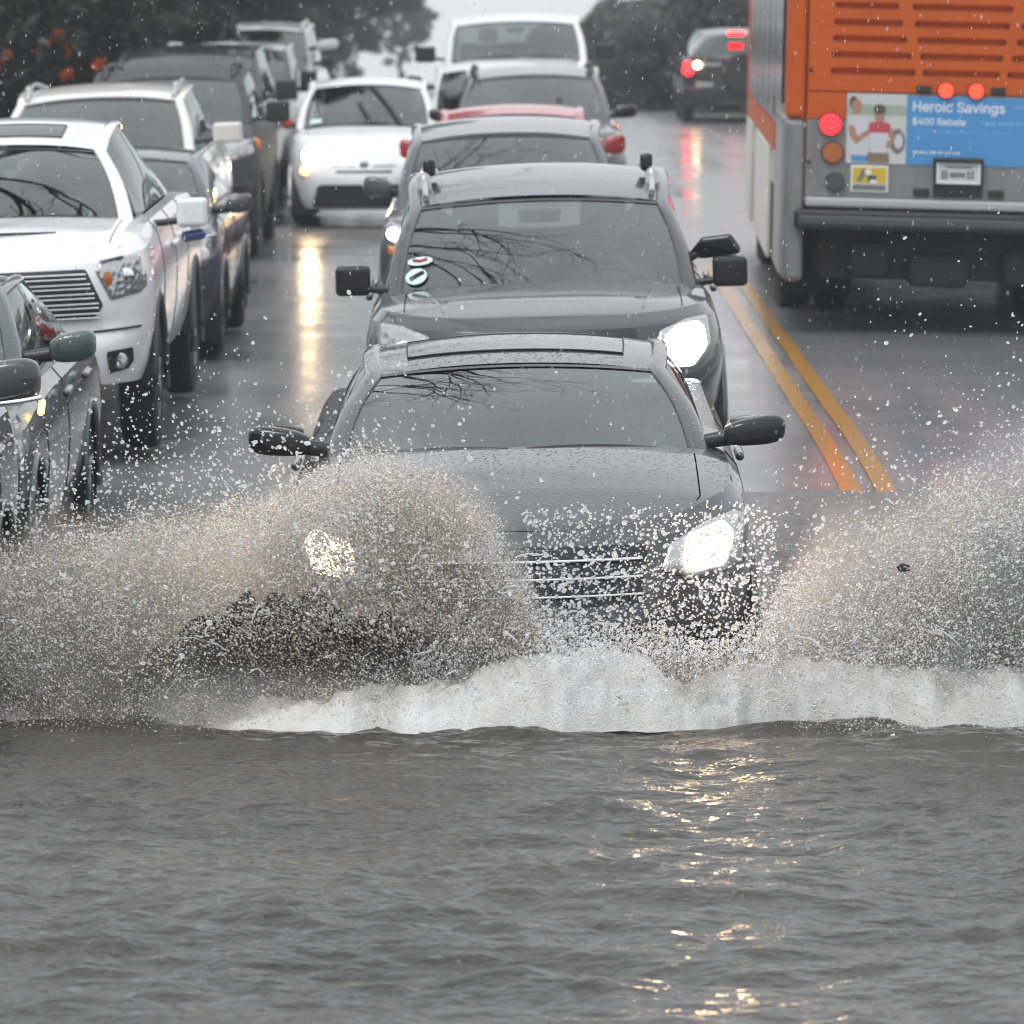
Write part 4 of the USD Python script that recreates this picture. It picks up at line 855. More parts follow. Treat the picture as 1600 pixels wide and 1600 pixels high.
# ------------------------------------------------------------------ road, verges, far ground
WATER_Z = -.02
ss = lambda a, b, x: (lambda t: t * t * (3 - 2 * t))(np.clip((x - a) / (b - a), 0, 1))
def road_z(x, d):
    crown = np.clip(.028 - .015 * np.abs(x - 1.9), -.018, .03)
    dip = np.interp(d, [-50, 20.5, 22.5, 24.5, 26.3, 28.5, 30.5], [-.2, -.2, -.155, -.105, -.055, -.012, 0])
    far = np.where(d > 92, -.022 * (d - 92), 0.0) + np.where((d > 80) & (d <= 92), 0, 0)
    return crown + dip + far + .03 * (meshkit.fbm(np.stack([x * .9, d * .5, x * 0], -1), 3, 12) - .5)
M("wet_asphalt", {
    "g": ("geometry", {}),
    "n1": ("noise_texture", {"scale": 0.7, "detail": 4.0, "roughness": 0.6}), "n2": ("noise_texture", {"scale": 90.0, "detail": 1.0}),
    "st": ("mapping", {"scale": (1.6, 0.09, 1.0)}), "n3": ("noise_texture", {"scale": 1.0, "detail": 2.0}),
    "rr": ("map_range", {"from_min": 0.38, "from_max": 0.66, "to_min": 0.09, "to_max": 0.27, "clamp": True}),
    "add": ("math", {"math_type": "multiply_add", "value2": 0.6}), "off": ("math", {"math_type": "multiply", "value2": 0.62}),
    "c": ("rgb_ramp", {"ramp": [(0.3, (0.105, 0.106, 0.107)), (0.7, (0.175, 0.176, 0.177))]}),
    "p": ("principled_bsdf", {"distribution": "multi_ggx", "specular_ior_level": 1.0}),
}, [("g.position", "n1.vector"), ("g.position", "n2.vector"), ("g.position", "st.vector"), ("st.vector", "n3.vector"), ("n1.fac", "off.value1"), ("n3.fac", "add.value1"), ("off.value", "add.value3"),
    ("add.value", "rr.value"), ("rr.result", "p.roughness"), ("n2.fac", "c.fac"), ("c.color", "p.base_color"), ])
M("yellow_paint", {"g": ("geometry", {}), "n": ("noise_texture", {"scale": 45.0, "detail": 5.0}), "c": ("rgb_ramp", {"ramp": [(0.30, (0.09, 0.08, 0.06)), (0.40, (0.28, 0.15, 0.04)), (0.5, (0.40, 0.205, 0.04)), (0.7, (0.44, 0.24, 0.05))]}),
    "p": ("principled_bsdf", {"roughness": 0.2})}, [("g.position", "n.vector"), ("n.fac", "c.fac"), ("c.color", "p.base_color")])
plain("kerb_concrete", (0.2, 0.2, 0.195), 0.5); plain("pavement_concrete", (0.17, 0.17, 0.165), 0.35)
M("verge_soil", {"g": ("geometry", {}), "n": ("noise_texture", {"scale": 0.9, "detail": 8.0, "roughness": 0.7}), "c": ("rgb_ramp", {"ramp": [(0.3, (0.03, 0.034, 0.02)), (0.55, (0.05, 0.05, 0.035)), (0.75, (0.075, 0.07, 0.055))]}),
    "p": ("principled_bsdf", {"roughness": 0.9})}, [("g.position", "n.vector"), ("n.fac", "c.fac"), ("c.color", "p.base_color")])
def sheet(xs, ds, z, off=0.0):
    X, D = np.meshgrid(xs, ds); return grid(np.stack([X, D, z(X, D) + off], -1), (0, 0, 1))
dsr = np.concatenate([np.arange(-30, 12, 3.0), np.arange(12, 32, .35), np.arange(32, 96, 1.5), np.arange(96, 261, 6)])
top("road", sheet(np.arange(-4.3, 6.71, .5), dsr, road_z), MAT["wet_asphalt"], kind="structure", smooth=True)
dl = np.arange(18, 47, .5)
for x in (1.81, 2.0):
    top("centre_line", sheet(np.array([x - .055, x + .055]), dl, road_z, .004), MAT["yellow_paint"], kind="structure", smooth=True)
for s, x0, x1 in ((-1, -7.0, -4.3), (1, 6.7, 9.0)):
    ds = np.concatenate([np.arange(-30, 96, 3.0)])
    ke = np.array([-4.3, -4.28, -4.14, -4.12]) if s < 0 else np.array([6.54, 6.56, 6.69, 6.7])
    kz = [-.3, .125, .13, .13] if s < 0 else [.13, .13, .125, -.3]
    X, D = np.meshgrid(ke, ds); top("kerb", grid(np.stack([X, D, np.broadcast_to(kz, X.shape)], -1), (0, 0, 1)), MAT["kerb_concrete"], kind="structure", smooth=30)
    px = np.array([x0, -4.12]) if s < 0 else np.array([6.7, x1])
    top("pavement", sheet(px, ds, lambda X, D: X * 0 + .126), MAT["pavement_concrete"], kind="structure", smooth=True)
def ground_z(x, d):
    inroad = (x > -7.5) & (x < 9.5)
    z = np.where(inroad & (d < 97), -.6, .1) + np.where(d > 92, -.022 * (d - 92), 0.0)
    z = np.where(inroad & (d >= 97), z - .12, z)
    t = np.clip((x - (2.0 + .0 * d)) / 14, 0, 1) * np.clip((d - 97) / 6, 0, 1) * np.clip((420 - d) / 200, 0, 1)
    z = z + .9 * t ** 1.2 * (.7 + .6 * meshkit.fbm(np.stack([x * .08, d * .05, x * 0], -1), 3, 5))
    t = np.clip((-x - 8) / 20, 0, 1) * np.clip((d - 20) / 30, 0, 1) * np.clip((420 - d) / 200, 0, 1)
    return z + 6 * t * (.7 + .6 * meshkit.fbm(np.stack([x * .08, d * .05, x * 0 + 3], -1), 3, 5))
gx = np.concatenate([[-320, -200, -120, -70], np.arange(-45, -8, 3), [-7.6, -7.4, -4, 0, 2, 3.5, 5, 7, 9.4, 9.6], np.arange(12, 46, 3), [70, 120, 200, 320]])
gd = np.concatenate([[-120, -60, -20], np.arange(0, 96, 6), [96.9, 97.1], np.arange(100, 180, 4), [200, 240, 300, 370, 450]])
top("ground", sheet(gx, gd, ground_z), MAT["verge_soil"], kind="structure", smooth=True)

# ------------------------------------------------------------------ flood water
def water_h(x, d):
    p = lambda a, b, s: meshkit.fbm(np.stack([x * a, d * b, x * 0 + s], -1), 3, int(s)) - .5
    calm = np.interp(d, [12, 19, 24, 27], [1, .9, .35, .12])
    h = .10 * p(.6, 1.3, 1) + .07 * p(1.5, 4.2, 2) + .036 * p(4.2, 12.5, 4) * (.5 + 1.6 * (p(.7, .9, 13) + .5)) + .034 * p(10, 26, 7) * np.clip(.3 + 3.2 * (p(.8, 1.1, 14) + .12), .15, 1.7)
    r = np.hypot(x * .75, (d - 19.6)) + .35 * p(.8, .8, 6)
    ring = np.exp(-((r - 2.9) / .16) ** 2) + .8 * np.exp(-((r - 3.9) / .2) ** 2) + .6 * np.exp(-((r - 5.0) / .25) ** 2)
    ring *= (d < 19) * np.clip(.2 + 2.4 * (p(1.1, .6, 8) + .12), 0, 1.2)
    chop = p(14, 18, 9) + .6 * p(30, 36, 10)
    return WATER_Z + calm * h + ring * (.03 + .09 * chop * ss(-.3, .5, x))
M("flood_water", {
    "g": ("geometry", {}), "mp": ("mapping", {"scale": (1.0, 1.7, 1.0)}), "n": ("noise_texture", {"scale": 16.0, "detail": 2.0, "roughness": 0.5}), "n2": ("noise_texture", {"scale": 55.0, "detail": 3.0}),
    "n3": ("noise_texture", {"scale": 0.6, "detail": 3.0}),
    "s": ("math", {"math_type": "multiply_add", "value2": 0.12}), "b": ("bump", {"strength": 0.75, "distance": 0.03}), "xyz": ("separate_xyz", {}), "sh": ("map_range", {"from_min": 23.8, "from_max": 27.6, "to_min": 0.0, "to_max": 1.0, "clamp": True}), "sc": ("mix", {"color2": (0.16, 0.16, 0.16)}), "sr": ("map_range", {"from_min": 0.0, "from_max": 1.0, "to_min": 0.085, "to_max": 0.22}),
    "c": ("rgb_ramp", {"ramp": [(0.3, (0.042, 0.041, 0.038)), (0.7, (0.07, 0.068, 0.063))]}),
    "p": ("principled_bsdf", {"ior": 1.33}),
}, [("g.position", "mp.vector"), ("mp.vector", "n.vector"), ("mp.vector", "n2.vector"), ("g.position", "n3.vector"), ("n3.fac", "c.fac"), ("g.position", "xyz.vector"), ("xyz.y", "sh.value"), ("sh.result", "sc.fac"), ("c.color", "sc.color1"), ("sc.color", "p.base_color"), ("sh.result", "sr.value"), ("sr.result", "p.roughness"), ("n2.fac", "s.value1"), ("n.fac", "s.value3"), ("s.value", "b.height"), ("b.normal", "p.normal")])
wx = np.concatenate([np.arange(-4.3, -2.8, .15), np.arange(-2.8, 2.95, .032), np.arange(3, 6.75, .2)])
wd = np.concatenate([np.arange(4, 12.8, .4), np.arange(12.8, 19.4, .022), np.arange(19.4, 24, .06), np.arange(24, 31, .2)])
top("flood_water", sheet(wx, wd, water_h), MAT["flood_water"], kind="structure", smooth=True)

# ------------------------------------------------------------------ trees
M("bark", {"g": ("texture_coordinate", {}), "n": ("noise_texture", {"scale": 14.0, "detail": 6.0}), "c": ("rgb_ramp", {"ramp": [(0.3, (0.018, 0.015, 0.012)), (0.7, (0.055, 0.047, 0.04))]}), "p": ("principled_bsdf", {"roughness": 0.75})}, [("g.object", "n.vector"), ("n.fac", "c.fac"), ("c.color", "p.base_color")])
def leafmat(name, a, b):
    M(name, {"g": ("geometry", {}), "r": ("rgb_ramp", {"ramp": [(0.0, a), (1.0, b)]}), "d": ("principled_bsdf", {"roughness": 0.45}), "t": ("translucent_bsdf", {}), "m": ("mix_closure", {"fac": 0.25})},
      [("g.random_per_island", "r.fac"), ("r.color", "d.base_color"), ("r.color", "t.color"), ("d.BSDF", "m.closure1"), ("t.BSDF", "m.closure2")], surface="m.closure")
leafmat("leaf_dark", (0.01, 0.014, 0.007), (0.036, 0.048, 0.022)); leafmat("leaf_olive", (0.085, 0.09, 0.08), (0.15, 0.152, 0.135)); leafmat("petal_orange", (0.5, 0.1, 0.012), (0.62, 0.17, 0.02))  # far wood and small tree: distance haze put into the pale grey leaf colour
def leaves(centres, radii, n, size, r):
    """n leaves per clump, each a bent quad of its own."""
    k = len(centres); c = np.repeat(centres, n, 0); rr = np.repeat(radii, n)
    v = r.normal(size=(k * n, 3)); v /= np.linalg.norm(v, axis=1, keepdims=True); v *= (r.random(k * n) ** .45)[:, None] * rr[:, None] * (1, 1, .75)
    p = c + v; a = r.normal(size=(k * n, 3)); a /= np.linalg.norm(a, axis=1, keepdims=True); b = np.cross(a, r.normal(size=(k * n, 3))); b /= np.linalg.norm(b, axis=1, keepdims=True)
    s = size * r.uniform(.6, 1.3, (k * n, 1)); V = np.stack([p - a * s, p + b * s * .38, p + a * s, p - b * s * .38], 1).reshape(-1, 3)
    i = np.arange(k * n) * 4; return tri(V, np.vstack([np.stack([i, i + 1, i + 2], 1), np.stack([i, i + 2, i + 3], 1)]))
def branchy(r, base, direction, length, radius, depth, out, tips, spread=.55, lift=.05):
    pts = [np.array(base, float)]; dv = np.array(direction, float); dv /= np.linalg.norm(dv); n = 5
    for k in range(n):
        dv = dv + r.normal(scale=.13, size=3) + (0, 0, lift); dv /= np.linalg.norm(dv); pts.append(pts[-1] + dv * length / n)
    out.append(tube(pts, np.linspace(radius, radius * .55, n + 1), 7 if depth > 2 else 4, cap=False))
    if depth == 0: tips.append(pts[-1]); return
    for k in range(3 if depth > 1 else 4):
        ax = r.normal(size=3); ax -= ax.dot(dv) * dv; ax /= np.linalg.norm(ax)
        st = pts[r.integers(2, n + 1)] if k else pts[-1]
        branchy(r, st, dv + ax * spread * r.uniform(.6, 1.4), length * r.uniform(.58, .78), radius * .52, depth - 1, out, tips, spread, lift)
def tree(name, label, loc, h, cr, leaf, seed, n=120, size=.16, low=.35, group=None, clumps=46):
    r = np.random.default_rng(seed); t = thing(name, label, "tree", loc, group=group)
    out, tips = [], []
    trunk = [(r.normal(scale=.06 * k), r.normal(scale=.06 * k), h * .62 * k / 6) for k in range(7)]
    out.append(tube(trunk, np.linspace(.05 * h ** .8 + .05, .03 * h ** .8 + .02, 7), 9))
    for k in range(5):
        a = k * 1.26 + r.uniform(0, .6); branchy(r, trunk[r.integers(3, 7)], (math.cos(a), math.sin(a), .8), h * .3, .05 * h ** .5, 2, out, tips)
    part(t, "trunk", cat(*out), MAT["bark"], True)
    k = clumps; u = r.normal(size=(k, 3)); u /= np.linalg.norm(u, axis=1, keepdims=True)
    c = u * (r.random(k) ** .4)[:, None] * (cr, cr, h * (1 - low) / 2) + (0, 0, h * (low + (1 - low) / 2)); c += r.normal(scale=.15 * cr, size=c.shape)
    part(t, "crown", leaves(np.vstack([c, np.array(tips)]), np.concatenate([r.uniform(.22, .5, k) * cr * .8, np.full(len(tips), .3 * cr)]), n, size, r), MAT[leaf], False)
    return t
def copy(src, label, loc, scale=1.0, rot=0.0, group=None):
    was = stage.GetPrimAtPath(src); x = UsdGeom.Xform.Define(stage, path_of("/World", was.GetName()))
    x.AddTranslateOp().Set(Gf.Vec3d(*map(float, loc))); x.AddRotateZOp().Set(float(rot)); x.AddScaleOp().Set(Gf.Vec3f(*([float(scale)] * 3)))
    p = x.GetPrim(); p.GetReferences().AddInternalReference(src); p.SetInstanceable(True); tag(p, label, was.GetCustomDataByKey("category"), group)
    return str(p.GetPath())
gz = lambda x, d: float(ground_z(np.array([float(x)]), np.array([float(d)]))[0])
G1 = "evergreen trees deep in the row along the left verge"
L1 = "hazy evergreen tree deep in the row along the left verge beyond the parked cars"
tA = tree("evergreen_tree", "dark evergreen tree nearest of the left verge row, behind the orange flowers", (-5.4, 62, .1), 8, 2.3, "leaf_dark", 11, 300, .13, .12, clumps=70)
r = np.random.default_rng(5)
for x, d, s, l in ((-6.3, 72, .8, "dark evergreen tree second in the left verge row, above the cream white SUV's roof"), (-5.6, 82, .62, "dark evergreen tree rising behind the dark slate SUV's roof"), (-5.2, 96, .5, "dark evergreen tree rising just left of the grey van's roof"),
                   (-7.5, 90, .7, L1), (-6.7, 110, .55, L1), (-6.2, 122, .55, L1), (-7.8, 132, .6, L1), (-6.4, 148, .6, L1), (-8.0, 160, .7, L1), (-6.3, 176, .7, L1), (-9.5, 104, .8, L1), (-9.4, 140, .8, L1), (-8.6, 190, .9, L1)):
    copy(tA, l, (x, d, gz(x, d)), s, r.uniform(0, 360), G1 if l is L1 else None)
def misty_wood():
    """The far wood on the right bank, one grey mass in the rain: copies of one bushy tree."""
    r = np.random.default_rng(12); h, cr = 3.4, 2.2; out, tips = [], []
    tr = [(r.normal(scale=.05 * k), r.normal(scale=.05 * k), h * .62 * k / 6) for k in range(7)]; out.append(tube(tr, np.linspace(.16, .08, 7), 9))
    for k in range(5): branchy(r, tr[r.integers(3, 7)], (math.cos(k * 1.26), math.sin(k * 1.26), .8), h * .3, .08, 2, out, tips)
    u = r.normal(size=(70, 3)); u /= np.linalg.norm(u, axis=1, keepdims=True); c = u * (r.random(70) ** .4)[:, None] * (cr, cr, h * .47) + (0, 0, h * .52)
    path = path_of("/World", "misty_wood"); pi = UsdGeom.PointInstancer.Define(stage, path)
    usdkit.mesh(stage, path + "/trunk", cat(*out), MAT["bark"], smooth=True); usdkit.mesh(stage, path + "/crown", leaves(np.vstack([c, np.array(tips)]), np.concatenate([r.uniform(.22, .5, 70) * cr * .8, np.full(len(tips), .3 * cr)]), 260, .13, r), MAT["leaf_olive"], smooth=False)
    pi.CreatePrototypesRel().SetTargets([Sdf.Path(path + "/trunk"), Sdf.Path(path + "/crown")])
    sp = ((5.0, 101, 1), (2.9, 104, .6), (4.0, 108, .7), (7.2, 104, .7), (9.5, 108, .7), (3.4, 114, .72), (6.0, 112, .75), (8.6, 118, .7), (12.0, 112, .7), (2.6, 124, .6), (5.0, 128, .75), (11.0, 126, .7), (3.6, 136, .8), (7.5, 140, .8), (2.2, 110, .62), (1.9, 119, .58), (14, 118, .8), (1.6, 128, .6))
    pos = np.array([(x, d, gz(x, d) - .1) for x, d, _ in sp] * 2, np.float32); n = len(sp); sc = .9 * np.array([s for _, _, s in sp] * 2, np.float32); an = np.tile(r.uniform(0, 2 * np.pi, n), 2)
    pi.CreateProtoIndicesAttr(Vt.IntArray([0] * n + [1] * n)); pi.CreatePositionsAttr(Vt.Vec3fArray.FromNumpy(pos)); pi.CreateScalesAttr(Vt.Vec3fArray.FromNumpy(np.repeat(sc[:, None], 3, 1)))
    pi.CreateOrientationsAttr(Vt.QuathArray([Gf.Quath(math.cos(a / 2), 0, 0, math.sin(a / 2)) for a in an]))
    tag(pi.GetPrim(), "grey misty wood on the right bank beyond the departing black SUV", "wood", kind="stuff")
misty_wood()
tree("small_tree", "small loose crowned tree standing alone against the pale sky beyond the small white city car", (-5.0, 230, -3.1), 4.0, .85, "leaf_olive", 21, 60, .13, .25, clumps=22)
def shrub(label, loc, w, h, seed, flowers=None):
    r = np.random.default_rng(seed); t = thing("flowering_shrub" if flowers else "shrub", label, "shrub", loc)
    c = np.stack([r.uniform(-w, w, 60), r.uniform(-.6, .6, 60), r.uniform(.15, h, 60)], 1)
    part(t, "foliage", leaves(c, r.uniform(.25, .5, 60), 110, .13, r), MAT["leaf_dark"], False)
    part(t, "stem", cat(*[tube([(x, 0, 0), (x * 1.1, .05, h * .5), (x * 1.25, 0, h * .9)], [.05, .035, .015], 6) for x in np.linspace(-w * .8, w * .8, 6)]), MAT["bark"], True)
    for x, y, z in flowers or ():
        m = leaves(np.array([[x, y, z], [x + .02, y, z + .06]]), np.array([.07, .05]), 14, .06, r)
        part(t, "flower", m, MAT["petal_orange"], False)
shrub("dark shrub dotted with orange flowers at the left edge behind the cream white SUV", (-5.9, 58, .1), 1.7, 2.3, 31, [(x, -.75, z) for x, z in ((.02, 1.42), (.17, 1.62), (.58, 1.72), (.85, 1.7), (.73, 1.85), (1.2, 1.52), (.84, 1.42))])
shrub("dark flowerless shrub under the left verge trees, behind the dark slate SUV", (-5.6, 67, .1), 1.6, 1.9, 32)
def bare_tree(label, loc, seed, lean):
    r = np.random.default_rng(seed); t = thing("bare_tree", label, "tree", loc); out, tips = [], []
    tr = [(lean * .12 * k * k / 6, r.normal(scale=.05), 5.2 * k / 6) for k in range(7)]
    part(t, "trunk", tube(tr, np.linspace(.24, .17, 7), 10), MAT["bark"], True)
    for a in (-.5, .25, 1.0, 2.3, 3.9): branchy(r, tr[-1], (math.cos(a) + lean * .5, math.sin(a), .75), 3.6, .1, 4, out, tips, .6, .03)
    part(t, "branches", cat(*out), MAT["bark"], True)
bare_tree("leafless street tree on the left pavement whose bare branches reach over the road", (-5.6, 33, .1), 41, 1.0)

# ------------------------------------------------------------------ spray, rain, debris
def dropmat(name, c, tr=.45, rough=.25):
    M(name, {"d": ("principled_bsdf", {"base_color": c, "roughness": rough, "specular_ior_level": 0.7}), "t": ("translucent_bsdf", {"color": c}), "m": ("mix_closure", {"fac": tr})}, [("d.BSDF", "m.closure1"), ("t.BSDF", "m.closure2")], surface="m.closure")
SPRAY = lambda nm, ramp: M(nm, {"g": ("geometry", {}), "n": ("noise_texture", {"scale": 2.6, "detail": 4.0}), "c": ("rgb_ramp", {"ramp": ramp}), "d": ("diffuse_bsdf", {}), "t": ("translucent_bsdf", {}), "m": ("mix_closure", {"fac": 0.45}), "gl": ("glossy_bsdf", {"roughness": 0.2}), "m2": ("mix_closure", {"fac": 0.08})},
  [("g.position", "n.vector"), ("n.fac", "c.fac"), ("c.color", "d.color"), ("c.color", "t.color"), ("d.BSDF", "m.closure1"), ("t.BSDF", "m.closure2"), ("m.closure", "m2.closure1"), ("gl.BSDF", "m2.closure2")], surface="m2.closure")
SPRAY("spray_water", [(0.4, (0.96, 0.96, 0.955)), (0.7, (0.93, 0.91, 0.87))]); SPRAY("spray_brown", [(0.38, (0.96, 0.95, 0.93)), (0.64, (0.90, 0.84, 0.74))])
plain("drop_clear", (0.95, 0.96, 0.97), 0.02, transmission_weight=0.75, ior=1.33)
for nm, cl in (("mist_tan", (0.975, 0.96, 0.925)), ("mist_pale", (0.98, 0.98, 0.97))): M(nm, {"v": ("principled_volume", {"color": cl, "density": 7.0, "anisotropy": 0.15})}, surface=None, volume="v.volume")
M("muddy_wave", {"g": ("geometry", {}), "n": ("noise_texture", {"scale": 16.0, "detail": 4.0}), "c": ("rgb_ramp", {"ramp": [(0.35, (0.022, 0.018, 0.013)), (0.65, (0.085, 0.07, 0.048))]}), "p": ("principled_bsdf", {"roughness": 0.22, "ior": 1.33})}, [("g.position", "n.vector"), ("n.fac", "c.fac"), ("c.color", "p.base_color")])  # dark browns carry the shade of the hollow under the plume
M("foam_white", {"g": ("geometry", {}), "n": ("noise_texture", {"scale": 120.0, "detail": 4.0}), "n2": ("noise_texture", {"scale": 9.0, "detail": 4.0}), "c": ("rgb_ramp", {"ramp": [(0.35, (0.86, 0.85, 0.82)), (0.6, (0.95, 0.95, 0.94))]}), "b": ("bump", {"strength": 0.8, "distance": 0.012}), "d": ("diffuse_bsdf", {}), "t": ("translucent_bsdf", {"color": (0.9, 0.9, 0.9)}), "m": ("mix_closure", {"fac": 0.25})},
  [("g.position", "n.vector"), ("g.position", "n2.vector"), ("n2.fac", "c.fac"), ("c.color", "d.color"), ("n.fac", "b.height"), ("b.normal", "d.normal"), ("d.BSDF", "m.closure1"), ("t.BSDF", "m.closure2")], surface="m.closure")
_i = trimesh.creation.icosphere(0)
OCT_V, OCT_F = np.array(_i.vertices), np.array(_i.faces)
def drops(p, rad, stretch, r, d=None):
    """Small rounded drops of radius rad at p, drawn out along their flight d."""
    k = len(p); d = r.normal(size=(k, 3)) if d is None else d; d = d / np.linalg.norm(d, axis=1, keepdims=True)
    a = np.cross(d, r.normal(size=(k, 3))); a /= np.linalg.norm(a, axis=1, keepdims=True); b = np.cross(d, a)
    B_ = np.stack([a, b, d * (stretch * r.uniform(.7, 1.25, (k, 1)))], 1)
    V = p[:, None] + np.einsum("vi,kij->kvj", OCT_V, B_) * rad[:, None, None]
    return tri(V.reshape(-1, 3), (OCT_F[None] + 12 * np.arange(k)[:, None, None]).reshape(-1, 3))
SX = [-4, -2.6, -1.88, -1.53, -1.15, -.94, -.75, -.49, -.235, -.094, .047, .117, .235, .5, .8, .95, 1.05, 1.17, 1.53, 1.88, 2.3, 2.8, 4]
SZ = [.3, .55, .70, .77, .80, .85, .96, 1.06, .96, .83, .65, .47, .40, .34, .32, .46, .60, .72, .90, 1.08, 1.25, 1.2, .6]
def tau(x, z):
    """How thickly the drops hang at x across the road and z above the water (crossings per line of sight)."""
    zt = np.interp(x, SX, SZ) + .10 * (meshkit.fbm(np.stack([x * 5, z * 5, x * 0], -1), 3, 3) - .5)
    fr = np.interp(x, [-1, 0, .2, .9, 1.2], [.22, .2, .12, .12, .45])
    t = np.interp(x, [-3, -1.4, -.7, .0, .25, .9, 1.05, 2.5], [1.9, 2.3, 3.6, 3.2, 1.1, 1.2, 2.3, 2.5]) * ss(0, 1, (zt - z) / fr)
    hole = ss(-1.5, -1.1, x) * (1 - ss(-.45, -.1, x)) * ss(.07, .16, z) * (1 - ss(.24, .42, z)); t = t * (1 - .74 * hole)
    glow = 2.6 * np.exp(-((x + .65) / .16) ** 2 - ((z - .60) / .14) ** 2); t = t + glow * (z < zt)
    base = ss(-.6, 0.0, x) * (1 - ss(.14, .32, z)) * 1.0 + (1 - ss(.03, .12, z)) * 1.0
    return t + base
TET_V = np.array([[1, 1, 1], [1, -1, -1], [-1, 1, -1], [-1, -1, 1]], float) / 1.15
TET_F = np.array([[0, 1, 2], [0, 3, 1], [0, 2, 3], [1, 3, 2]])
def spray():
    r = np.random.default_rng(17)
    TMAX = 7.5
    for name, label, x0, x1, gseed, mt in (("water_spray", "brown plume of flood spray across the charcoal sedan's front left and out to the left edge", -3.0, .12, 1, "spray_brown"),
                                       ("water_spray", "low white bow wave of spray in front of the charcoal sedan's grille", -.6, .95, 2, "spray_water"),
                                       ("water_spray", "wide grey fan of flood spray to the right of the charcoal sedan", .95, 3.0, 3, "spray_water")):
        area = math.pi * .0022 ** 2 * 1.35
        n = int(TMAX * (x1 - x0) * 1.5 / area); x = r.uniform(x0, x1, n); z = r.uniform(0, 1.5, n)
        low = (x > -.6) & (z < .26); mine = {1: ~low, 2: (x > .12) | low, 3: x == x}[gseed]
        pre = mine & (r.random(n) * TMAX < tau(x, z) * 1.5); x, z = x[pre], z[pre]; n = len(x)
        f1 = meshkit.fbm(np.stack([x * 6, z * 7, x * 0 + gseed], -1), 4, gseed); f2 = meshkit.fbm(np.stack([x * 30 - z * 12 * np.sign(x), z * 22, x * 0 + gseed], -1), 3, gseed + 4)
        ok = r.random(n) * 1.5 < (.35 + 1.3 * f1) * (.3 + 1.4 * f2); x, z = x[ok], z[ok]; n = len(x)
        out = ss(.7, 1.2, np.abs(x))
        y = lerp(18.94 + .11 * r.normal(size=n), 19.02 + .26 * r.normal(size=n), out) + .06 * z * (1 - out); y = np.where((np.abs(x) < 1.0) & (y > 19.16), 18.85 + .28 * r.random(n), y)
        side = np.sign(x + .3); fl = np.stack([side * np.minimum(1.2, .2 + np.abs(x)), 0 * x - .2, .8 - .3 * z], 1) + r.normal(scale=.3, size=(n, 3))
        rad = np.exp(r.normal(math.log(.0014), .50, n)); rad = np.clip(rad, .0007, .006)
        p = np.stack([x, y, z + WATER_Z], 1); d = fl / np.linalg.norm(fl, axis=1, keepdims=True)
        aa = np.cross(d, r.normal(size=(n, 3))); aa /= np.linalg.norm(aa, axis=1, keepdims=True); bb = np.cross(d, aa)
        B_ = np.stack([aa, bb, d * r.uniform(1, 1.7, (n, 1))], 1); V = p[:, None] + np.einsum("vi,kij->kvj", TET_V, B_) * rad[:, None, None]
        import sys; print(name, n, file=sys.stderr)
        top(name, tri(V.reshape(-1, 3), (TET_F[None] + 4 * np.arange(n)[:, None, None]).reshape(-1, 3)), MAT[mt], label, "spray", kind="stuff", smooth=True)
    # the fine mist inside the plumes: closed bodies of even density, thick at the foot and thinning to nothing at the rim
    for nm, lb, x0, x1, sd, mt in (("spray_mist", "tan mist inside the left plume of spray", -3.2, .30, 51, "mist_tan"), ("spray_mist", "pale mist inside the right fan of spray", .25, 3.2, 52, "mist_pale")):
        xs = np.arange(x0, x1, .014); v = np.linspace(0, 1, 46); X, V = np.meshgrid(xs, v, indexing="ij")
        n2 = lambda a, b, k: meshkit.fbm(np.stack([X * a, V * b, X * 0 + k + sd], -1), 4, int(k)) - .5
        zt = np.interp(X, SX, SZ) * np.where((X > .2) & (X < .95), .85, 1.06) + .16 * n2(4, 0, 1) + .07 * n2(19, 0, 4); Z = WATER_Z - .02 + V * zt
        T = (.40 + .25 * ss(.8, 1.3, np.abs(X))) * (1 - V ** 1.25) ** 1.5 * (.45 + 1.1 * (n2(5, 5, 2) + .5)) * ss(x0, x0 + .25, X) * np.where(X > .9, .55 + .45 * ss(1.0, 1.9, X), 1) * (1 - ss(x1 - .2, x1 - .015, X))
        hole = ss(-1.5, -1.1, X) * (1 - ss(-.45, -.1, X)) * ss(.07, .16, Z) * (1 - ss(.30, .46, Z)); T = np.maximum(T * (1 - .9 * hole), .0)
        yc = 19.0 + .05 * ss(.9, 1.4, np.abs(X)) + .12 * n2(3, 3, 3); half = T / 2 + .001
        back = np.minimum(yc + half, np.where(np.abs(X) < 1.0, 19.2 - .1 * np.abs(X), 99)); fr = np.stack([X, yc - half, Z], -1); bk = np.stack([X, np.maximum(back, yc - half + .002), Z], -1)
        loop = np.concatenate([fr, bk[:, ::-1], fr[:, :1]], 1); m = grid(loop, (0, 0, 1)); caps = []
        for k in (0, -1): caps.append(grid(np.stack([fr[k], bk[k]]), (0, 0, 1)))
        mm = trimesh.Trimesh(*(lambda q_: (q_.vertices, q_.faces))(cat(m, *caps)), process=True); mm.merge_vertices(); trimesh.repair.fix_normals(mm)
        top(nm, mm, MAT[mt], lb, "mist", kind="stuff", smooth=False)
    xs = np.arange(-2.95, 2.95, .012); u = np.linspace(0, 1, 34); X, U = np.meshgrid(xs, u, indexing="ij"); fb = lambda a, b, k: meshkit.fbm(np.stack([X * a, U * b, X * 0 + k], -1), 4, int(k)) - .5
